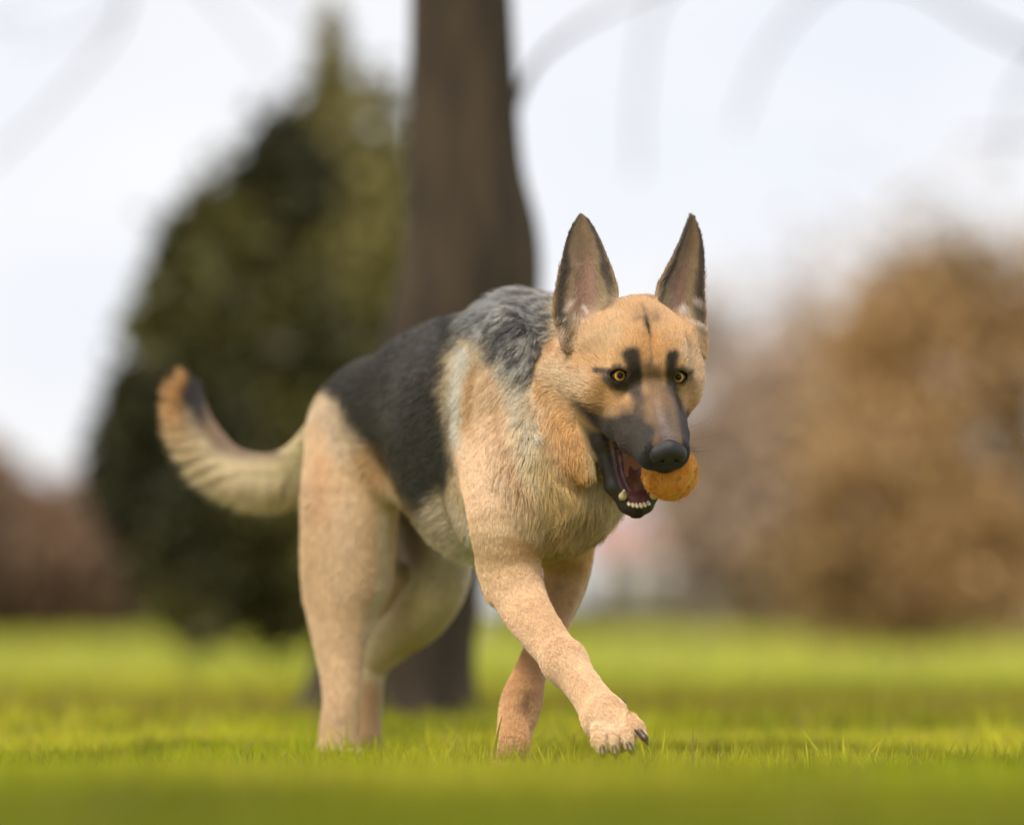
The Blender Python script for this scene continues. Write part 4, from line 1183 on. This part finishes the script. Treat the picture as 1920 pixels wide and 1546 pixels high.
# breeches at the back of the thigh
bx = sstep(0.3, 0.9, Nn @ unit([-0.9, 0.3, 0])) * hindw * sstep(1210, 1100, to_px(R)[1])
Ll = Ll * (1 + 0.6 * bx)
vn = vec_noise(R, 38, 11) * 0.45 + vec_noise(R, 120, 12) * 0.55
rough = 0.17 + 0.85 * neckw + 0.35 * sstep(0.012, 0.03, Ll)
rough = rough * np.where(headw > 0.5, 0.75, 1)
Dd = Dd + vn * rough[:, None] + rng.normal(0, 0.10, R.shape)
T = unit(Dd - Nn * np.einsum('ij,ij->i', Dd, Nn)[:, None])
lift = 0.42 + 0.25 * rng.random(N_HAIR) + 1.5 * fr + 0.15 * neckw
Ll = Ll * rng.uniform(0.6, 1.15, N_HAIR) * (1 + 0.35 * (rng.random(N_HAIR) < 0.12)) * (1 + 0.10 * np.clip(legw, 0, 1))
K = 5
P3 = np.zeros((N_HAIR, K, 3)); P3[:, 0] = R - Nn * 0.0006
for k in range(1, K):
    s = (k - 0.5) / (K - 1)
    dirk = unit(T + Nn * (lift * (1.1 - 1.15 * s))[:, None] + vn * (0.25 * s * rough)[:, None] - np.array([0, 0, 0.25]) * (s * sstep(0.02, 0.05, Ll))[:, None])
    P3[:, k] = P3[:, k - 1] + dirk * (Ll / (K - 1))[:, None]
# lock hairs into small wisps: pull tips towards a common point of each cell
cell = np.where(tailw > 0.5, 0.013, np.where(headw > 0.5, 0.0035, 0.0055))[:, None]
key = np.floor(R / cell).astype(np.int64)
kk = (key[:, 0] * 73856093) ^ (key[:, 1] * 19349663) ^ (key[:, 2] * 83492791)
_, inv = np.unique(kk, return_inverse=True)
cnt = np.bincount(inv)
ctr = np.stack([np.bincount(inv, P3[:, -1, c]) / cnt for c in range(3)], -1)
pull = (0.30 + 0.25 * rng.random(N_HAIR)) * sstep(0.005, 0.020, Ll) * (1 + 0.5 * tailw)
for k in range(1, K):
    s = (k / (K - 1)) ** 1.5
    P3[:, k] += (ctr[inv] - P3[:, -1] * 1.0)[:, :] * (pull * s * 0.9)[:, None] if k < K - 1 else 0
dlt = (ctr[inv] - P3[:, -1]) * (pull * 0.9)[:, None]
P3[:, -1] += dlt
# colour: each hair a little different, wisps differ too
wv = hash3(key[:, 0], key[:, 1], key[:, 2], 5)
key2 = np.floor((R + vn * 0.004) / 0.014).astype(np.int64)
wv = 0.55 * wv + 0.45 * hash3(key2[:, 0], key2[:, 1], key2[:, 2], 9)
wamp = 0.10 + 0.42 * sstep(0.010, 0.028, Ll)
val = rng.normal(1.0, 0.13, N_HAIR) * (1 - wamp / 2 + wamp * wv)
Hc = Cc * np.clip(val, 0.5, 1.6)[:, None]
lum = Cc.mean(1)
# grizzled band on neck: single hairs are either dark or pale
px_r, py_r = to_px(R)
gz = neckw + Gt[:, GI['torso']]
gm = (gz > 0.5) & (lum > 0.05) & (lum < 0.35) & (py_r < 760)
fl = rng.random(N_HAIR)
Hc[gm & (fl < 0.35)] *= 0.4
Hc[gm & (fl > 0.75)] *= 1.5
# the tail's fringe: cream below, rusty towards the tip, dark only along the core
fm = (sstep(0.45, 0.85, fr) * (tailw > 0.4))[:, None] * (0.55 + 0.45 * rng.random((N_HAIR, 1)))
up_ = sstep(880, 770, py_r)[:, None]
fc = (np.array([0.70, 0.57, 0.36]) * (1 - up_) + np.array([0.60, 0.30, 0.075]) * up_) * rng.uniform(0.65, 1.2, (N_HAIR, 1))
Hc = Hc * (1 - fm) + fc * fm
Hc = np.clip(Hc, 0.004, 0.95)

def hair_object(name, P3, cols, r0, r1, mat, parent):
    n, K = P3.shape[:2]
    h = bpy.data.hair_curves.new(name)
    h.add_curves([K] * n)
    off = P3.reshape(-1, 3).astype(np.float32)
    h.points.foreach_set('position', off.ravel())
    ra = h.attributes.get('radius') or h.attributes.new('radius', 'FLOAT', 'POINT')
    prof = (r0 + (r1 - r0) * (np.arange(K) / (K - 1)) ** 1.2)
    rr = np.broadcast_to(prof, (n, K)) if np.ndim(r0) == 0 else prof
    ra.data.foreach_set('value', np.ascontiguousarray(rr, np.float32).ravel())
    c4 = np.ones((n, 4), np.float32); c4[:, :3] = cols
    cattr = h.attributes.new('Col', 'FLOAT_COLOR', 'CURVE')
    cattr.data.foreach_set('color', c4.ravel())
    h.materials.append(mat)
    o = bpy.data.objects.new(name, h)
    COL.objects.link(o)
    if parent is not None:
        o.parent = parent; o.location = -Vector(parent.location)
    return o

hmat = bpy.data.materials.new('dog_hair'); hmat.use_nodes = True
nt = hmat.node_tree
b = nt.nodes['Principled BSDF']
ca = nt.nodes.new('ShaderNodeAttribute'); ca.attribute_name = 'Col'
nt.links.new(ca.outputs['Color'], b.inputs['Base Color'])
b.inputs['Roughness'].default_value = 0.42
b.inputs['Specular IOR Level'].default_value = 0.5
fur = hair_object('fur', P3, Hc, 0.00030, 0.00008, hmat, dog)
tag(fur, kind='stuff')
print('fur', round(time.time() - T0, 1))

# ---- eyes
emat, nt, b = new_mat('dog_eye')
ca = nt.nodes.new('ShaderNodeAttribute'); ca.attribute_name = 'Col'
nt.links.new(ca.outputs['Color'], b.inputs['Base Color'])
b.inputs['Roughness'].default_value = 0.04
b.inputs['IOR'].default_value = 1.34
def uv_ball(c, r, nu=64, nv=48, axis=None):
    a = unit(axis if axis is not None else [0, 0, 1.0])
    x = unit(np.cross(a, [0.3, 0.1, 1.0])); y = np.cross(a, x)
    th = np.linspace(0.001, math.pi - 0.001, nv); ph = np.arange(nu) / nu * 2 * math.pi
    TH, PH = np.meshgrid(th, ph, indexing='ij')
    D = np.sin(TH)[..., None] * (np.cos(PH)[..., None] * x + np.sin(PH)[..., None] * y) + np.cos(TH)[..., None] * a
    V = (c + D * r).reshape(-1, 3)
    F = []
    i, j = np.meshgrid(np.arange(nv - 1), np.arange(nu), indexing='ij')
    j2 = (j + 1) % nu
    F = np.stack([i * nu + j, (i + 1) * nu + j, (i + 1) * nu + j2, i * nu + j2], -1).reshape(-1, 4)
    return V, F, TH.ravel(), PH.ravel(), D.reshape(-1, 3)
for (c, out, side, upv) in EYE_AX:
    look = unit(np.array([0.10, -1.0, -0.02]))
    V, F, th, ph, D = uv_ball(c, EYE_R - 0.0006, 96, 120, look)
    ang = th * EYE_R * 1000                                  # mm from the pupil's middle
    ang = ang + (vnoise(D, 12, 3) - 0.5) * 0.2
    cc = np.zeros((len(V), 3)) + np.array([0.030, 0.015, 0.010])
    st = 0.75 + 0.5 * vnoise(np.stack([np.cos(ph) * 9, np.sin(ph) * 9, th * 3], -1), 1.0, 9)
    iris = np.array([0.54, 0.31, 0.05])[None] * st[:, None]
    inner_c = np.array([0.34, 0.165, 0.03])[None] * st[:, None]
    w = sstep(4.4, 6.4, ang)[:, None]; ic = inner_c * (1 - w) + iris * w
    w = sstep(8.3, 7.6, ang)[:, None]; cc = cc * (1 - w) + ic * w
    ring = (sstep(7.4, 7.9, ang) * sstep(8.8, 8.3, ang))[:, None]; cc = cc * (1 - ring * 0.85) + np.array([0.03, 0.015, 0.008]) * ring * 0.85
    w = sstep(4.7, 3.6, ang)[:, None]; cc = cc * (1 - w) + 0.004 * w
    me = np_mesh('eye', V, F); color_attr(me, cc)
    link('eye', me, emat, dog)

# ---- small solids by the same field method
def solid(prims, h=0.0008, relax_n=1):
    lo = np.min([p[1] for p in prims if p[4] == 'u'], 0); hi = np.max([p[2] for p in prims if p[4] == 'u'], 0)
    ax = [np.arange(lo[i] - 3 * h, hi[i] + 3 * h, h) for i in range(3)]
    G = np.stack(np.meshgrid(*ax, indexing='ij'), -1)
    F = np.full(G.shape[:3], 0.05)
    for fn, l, hh, k, mode in prims:
        d = fn(G)
        F = smin(F, d, k) if mode == 'u' else -smin(-F, d, k)
    V, Q = surface_nets(F, ax)
    if relax_n: V = relax(V, Q, relax_n)
    return V, Q
def sc(a, ra, b_, rb, k=0.003, mode='u'):
    a = np.asarray(a, float); b_ = np.asarray(b_, float)
    return (lambda P: sd_cone(P, a, b_, ra, rb), np.minimum(a - ra, b_ - rb), np.maximum(a + ra, b_ + rb), k, mode)
def se(c, r, k=0.003, mode='u', ax=None):
    c = np.asarray(c, float); r = np.asarray(r, float)
    M = HM if ax is None else ax
    e = np.max(r)
    return (lambda P: sd_ell(P, c, M, r), c - e, c + e, k, mode)

nmat, nt, b = new_mat('dog_nose')
b.inputs['Base Color'].default_value = (0.016, 0.015, 0.017, 1); b.inputs['Roughness'].default_value = 0.36
vo = nt.nodes.new('ShaderNodeTexVoronoi'); vo.inputs['Scale'].default_value = 900
bp = nt.nodes.new('ShaderNodeBump'); bp.inputs['Strength'].default_value = 0.35; bp.inputs['Distance'].default_value = 0.0006
nt.links.new(vo.outputs['Distance'], bp.inputs['Height']); nt.links.new(bp.outputs['Normal'], b.inputs['Normal'])
npr = [se(hp(0.117, 0, -0.0185), (0.0150, 0.0225, 0.0150), 0.004),
       se(hp(0.121, 0.0125, -0.024), (0.0120, 0.0125, 0.0125), 0.006), se(hp(0.121, -0.0125, -0.024), (0.0120, 0.0125, 0.0125), 0.006),
       se(hp(0.119, 0, -0.032), (0.011, 0.013, 0.010), 0.006)]
for sg in (1, -1):
    npr.append(sc(hp(0.136, 0.0085 * sg, -0.0255), 0.0036, hp(0.124, 0.0105 * sg, -0.0255), 0.003, 0.002, 's'))
    npr.append(sc(hp(0.132, 0.0105 * sg, -0.0275), 0.0026, hp(0.124, 0.022 * sg, -0.0300), 0.0016, 0.002, 's'))
npr.append(sc(hp(0.137, 0, -0.024), 0.0010, hp(0.132, 0, -0.044), 0.0016, 0.002, 's'))
V, Q = solid(npr, 0.0007, 1)
link('nose', np_mesh('nose', V, Q), nmat, dog)

# ---- teeth
tmat, nt, b = new_mat('tooth_enamel')
b.inputs['Base Color'].default_value = (0.62, 0.54, 0.40, 1); b.inputs['Roughness'].default_value = 0.25
iw = [-0.0135, -0.0082, -0.0028, 0.0028, 0.0082, 0.0135]
for i, s_ in enumerate(iw):
    bend = 0.0030 * (abs(s_) / 0.0135) ** 2
    base = jp(0.1425 - bend, s_, 0.0060); tip = base + JN * 0.0085 + JD * 0.0040
    V, Q = solid([sc(base, 0.0030, tip, 0.0024)], 0.0005, 0)
    link('tooth', np_mesh('tooth', V, Q), tmat, dog)
tmat2, nt, b = new_mat('tooth_canine')
b.inputs['Base Color'].default_value = (0.56, 0.45, 0.25, 1); b.inputs['Roughness'].default_value = 0.25
for sg in (1, -1):
    base = jp(0.1340, 0.0205 * sg, 0.004); mid = base + JN * 0.009 + HS * sg * 0.001 - JD * 0.002; tip = base + JN * 0.017 + HS * sg * 0.001 - JD * 0.009
    V, Q = solid([sc(base, 0.0058, mid, 0.0046), sc(mid, 0.0046, tip, 0.0018)], 0.0006, 0)
    link('tooth', np_mesh('tooth', V, Q), tmat2, dog)
    base = hp(0.082, 0.019 * sg, -0.052)                      # upper canine
    V, Q = solid([sc(base, 0.0048, base - HU * 0.018 - HF * 0.002, 0.0014)], 0.0007, 0)
    link('tooth', np_mesh('tooth', V, Q), tmat2, dog)
# ---- tongue and the fold of flesh beside it
gmat, nt, b = new_mat('tongue_flesh')
b.inputs['Base Color'].default_value = (0.27, 0.105, 0.095, 1); b.inputs['Roughness'].default_value = 0.28
b.inputs['Subsurface Weight'].default_value = 0.15; b.inputs['Subsurface Radius'].default_value = (0.004, 0.001, 0.001)
V, Q = solid([sc(jp(0.0, 0, -0.004), 0.020, jp(0.075, 0, -0.006), 0.014, 0.006), sc(jp(0.075, 0, -0.006), 0.014, jp(0.100, 0, -0.006), 0.008, 0.006),
              sc(jp(0.01, 0.010, 0.006), 0.006, jp(0.09, 0.008, -0.001), 0.004, 0.005), sc(jp(0.01, -0.018, 0.010), 0.006, jp(0.105, -0.012, -0.001), 0.0035, 0.005)], 0.0012, 1)
link('tongue', np_mesh('tongue', V, Q), gmat, dog)

# ---- claws
cmat, nt, b = new_mat('claw_horn')
b.inputs['Base Color'].default_value = (0.070, 0.042, 0.026, 1); b.inputs['Roughness'].default_value = 0.35
def claw(base, d, L, r):
    d = unit(d); dn = np.array([0, 0, -1.0])
    m1 = base + d * L * 0.5; tip = m1 + unit(d * 0.8 + dn * 0.55) * L * 0.5
    V, Q = solid([sc(base - d * 0.004, r, m1, r * 0.8, 0.002), sc(m1, r * 0.8, tip, r * 0.18, 0.002)], 0.0008, 0)
    link('claw', np_mesh('claw', V, Q), cmat, dog)
for b2, f in pawR[:3]:
    claw(b2, f, 0.016, 0.0048)
claw(pawR[3][0] - 0.004 * pawR[3][1], pawR[3][1], 0.021, 0.0054)
for toes, sz in ((pawL, 1.0), (pawHR, 1.0), (pawHL, 1.0)):
    for b2, f in toes:
        claw(b2, f, 0.022 * sz, 0.0050 * sz)
claw(at(1151, 1307, 4.972), [0.80, -0.10, -0.42], 0.024, 0.0044)

# ---- whiskers
wm = bpy.data.materials.new('whisker'); wm.use_nodes = True
wb = wm.node_tree.nodes['Principled BSDF']; wb.inputs['Base Color'].default_value = (0.05, 0.035, 0.03, 1); wb.inputs['Roughness'].default_value = 0.4
wp = []
for sg in (1, -1):
    for i in range(13):
        r_ = hp(0.045 + 0.045 * rng.random(), (0.030 - 0.004 * rng.random()) * sg, -0.040 - 0.018 * rng.random())
        d = hd(-0.1 + 0.5 * rng.random(), (0.9 + 0.3 * rng.random()) * sg, 0.1 - 0.5 * rng.random())
        Lw = 0.025 + 0.03 * rng.random()
        bend = rng.normal(0, 0.3, 3) + np.array([0, 0, 0.5 if rng.random() < .5 else -0.4])
        wp.append([r_ + unit(d) * Lw * t + bend * Lw * 0.5 * t * t for t in np.linspace(0, 1, 6)])
wo_ = hair_object('whiskers', np.array(wp), np.tile([[0.05, 0.035, 0.03]], (len(wp), 1)), 0.00022, 0.00005, wm, dog)
tag(wo_, kind='stuff')

# ================================================================== THE BALL
ball = empty('tennis_ball', tuple(float(v) for v in BALL_C))
tag(ball, 'fuzzy orange tennis ball held between the jaws of the dog', 'ball')
bm_, nt, b = new_mat('ball_felt')
r_, n_ = noise_col(nt, 90, (0.70, 0.24, 0.02), (0.90, 0.38, 0.04), 5)
nt.links.new(r_.outputs['Color'], b.inputs['Base Color']); b.inputs['Roughness'].default_value = 0.95
bp = nt.nodes.new('ShaderNodeBump'); bp.inputs['Strength'].default_value = 0.8; bp.inputs['Distance'].default_value = 0.0015
nt.links.new(n_.outputs['Fac'], bp.inputs['Height']); nt.links.new(bp.outputs['Normal'], b.inputs['Normal'])
V, F, th, ph, D = uv_ball(BALL_C, BALL_R, 96, 64, [0, 0, 1])
V = BALL_C + D * (BALL_R + (fbm(D, 6, 4) - 0.5)[:, None] * 0.0016)
link('felt', np_mesh('felt', V, F), bm_, ball)
# seam: the closed curve of a tennis ball, a slightly sunken rubber line
tt = np.linspace(0, 2 * math.pi, 241)[:-1]
A_, B_ = 0.75, 0.25
sx, sy, sz = A_ * np.cos(tt) + B_ * np.cos(3 * tt), A_ * np.sin(tt) - B_ * np.sin(3 * tt), 2 * math.sqrt(A_ * B_) * np.sin(2 * tt)
S3 = unit(np.stack([sx, sy, sz], -1))
from mathutils import Euler
BR = np.array(Euler((0.55, 0.35, 0.95)).to_matrix())
S3 = S3 @ BR.T
tan_ = unit(np.roll(S3, -1, 0) - np.roll(S3, 1, 0)); bin_ = np.cross(S3, tan_)
ring = []
for w_, hgt in ((-1, 0), (-0.6, 0.9), (0.6, 0.9), (1, 0)):
    ring.append(BALL_C + S3 * (BALL_R + 0.0002 + hgt * 0.0006) + bin_ * w_ * 0.0013)
ring = np.array(ring); n = len(tt)
Fs = [[k * n + i, k * n + (i + 1) % n, (k + 1) * n + (i + 1) % n, (k + 1) * n + i] for k in range(3) for i in range(n)]
smat, nt, b = new_mat('ball_seam'); b.inputs['Base Color'].default_value = (0.55, 0.42, 0.12, 1); b.inputs['Roughness'].default_value = 0.7
link('seam', np_mesh('seam', ring.reshape(-1, 3), np.array(Fs)), smat, ball)
nb = 34000
Dn = unit(rng.normal(size=(nb, 3)))
dseam = np.min(np.linalg.norm(Dn[:, None, :] - S3[None, ::6], axis=-1), 1)
Dn = Dn[dseam > 0.045]; nb = len(Dn)
Tg = unit(np.cross(Dn, vec_noise(Dn, 3, 77) + rng.normal(0, 0.3, Dn.shape)))
Lb = rng.uniform(0.0010, 0.0024, nb); Lb[rng.random(nb) < 0.03] *= 3.2
FB = np.stack([BALL_C + Dn * BALL_R + (Dn * 0.55 * min(s, 0.8) + Tg * s * (0.8 + 0.6 * s)) * Lb[:, None] for s in (0, 0.33, 0.66, 1.0)], 1)
nv_ = fbm(Dn, 5, 8)
cb = np.array([0.88, 0.30, 0.028])[None] * (1 - nv_[:, None]) + np.array([0.98, 0.55, 0.12])[None] * nv_[:, None]
cb *= rng.normal(1, 0.15, nb)[:, None]
dirt = sstep(0.60, 0.72, fbm(Dn, 9, 40)); cb = cb * (1 - 0.55 * dirt[:, None])
fz = hair_object('fuzz', FB, np.clip(cb, 0.01, 0.9), 0.00022, 0.00006, hmat, ball)
tag(fz, kind='stuff')
print('dog done', round(time.time() - T0, 1))
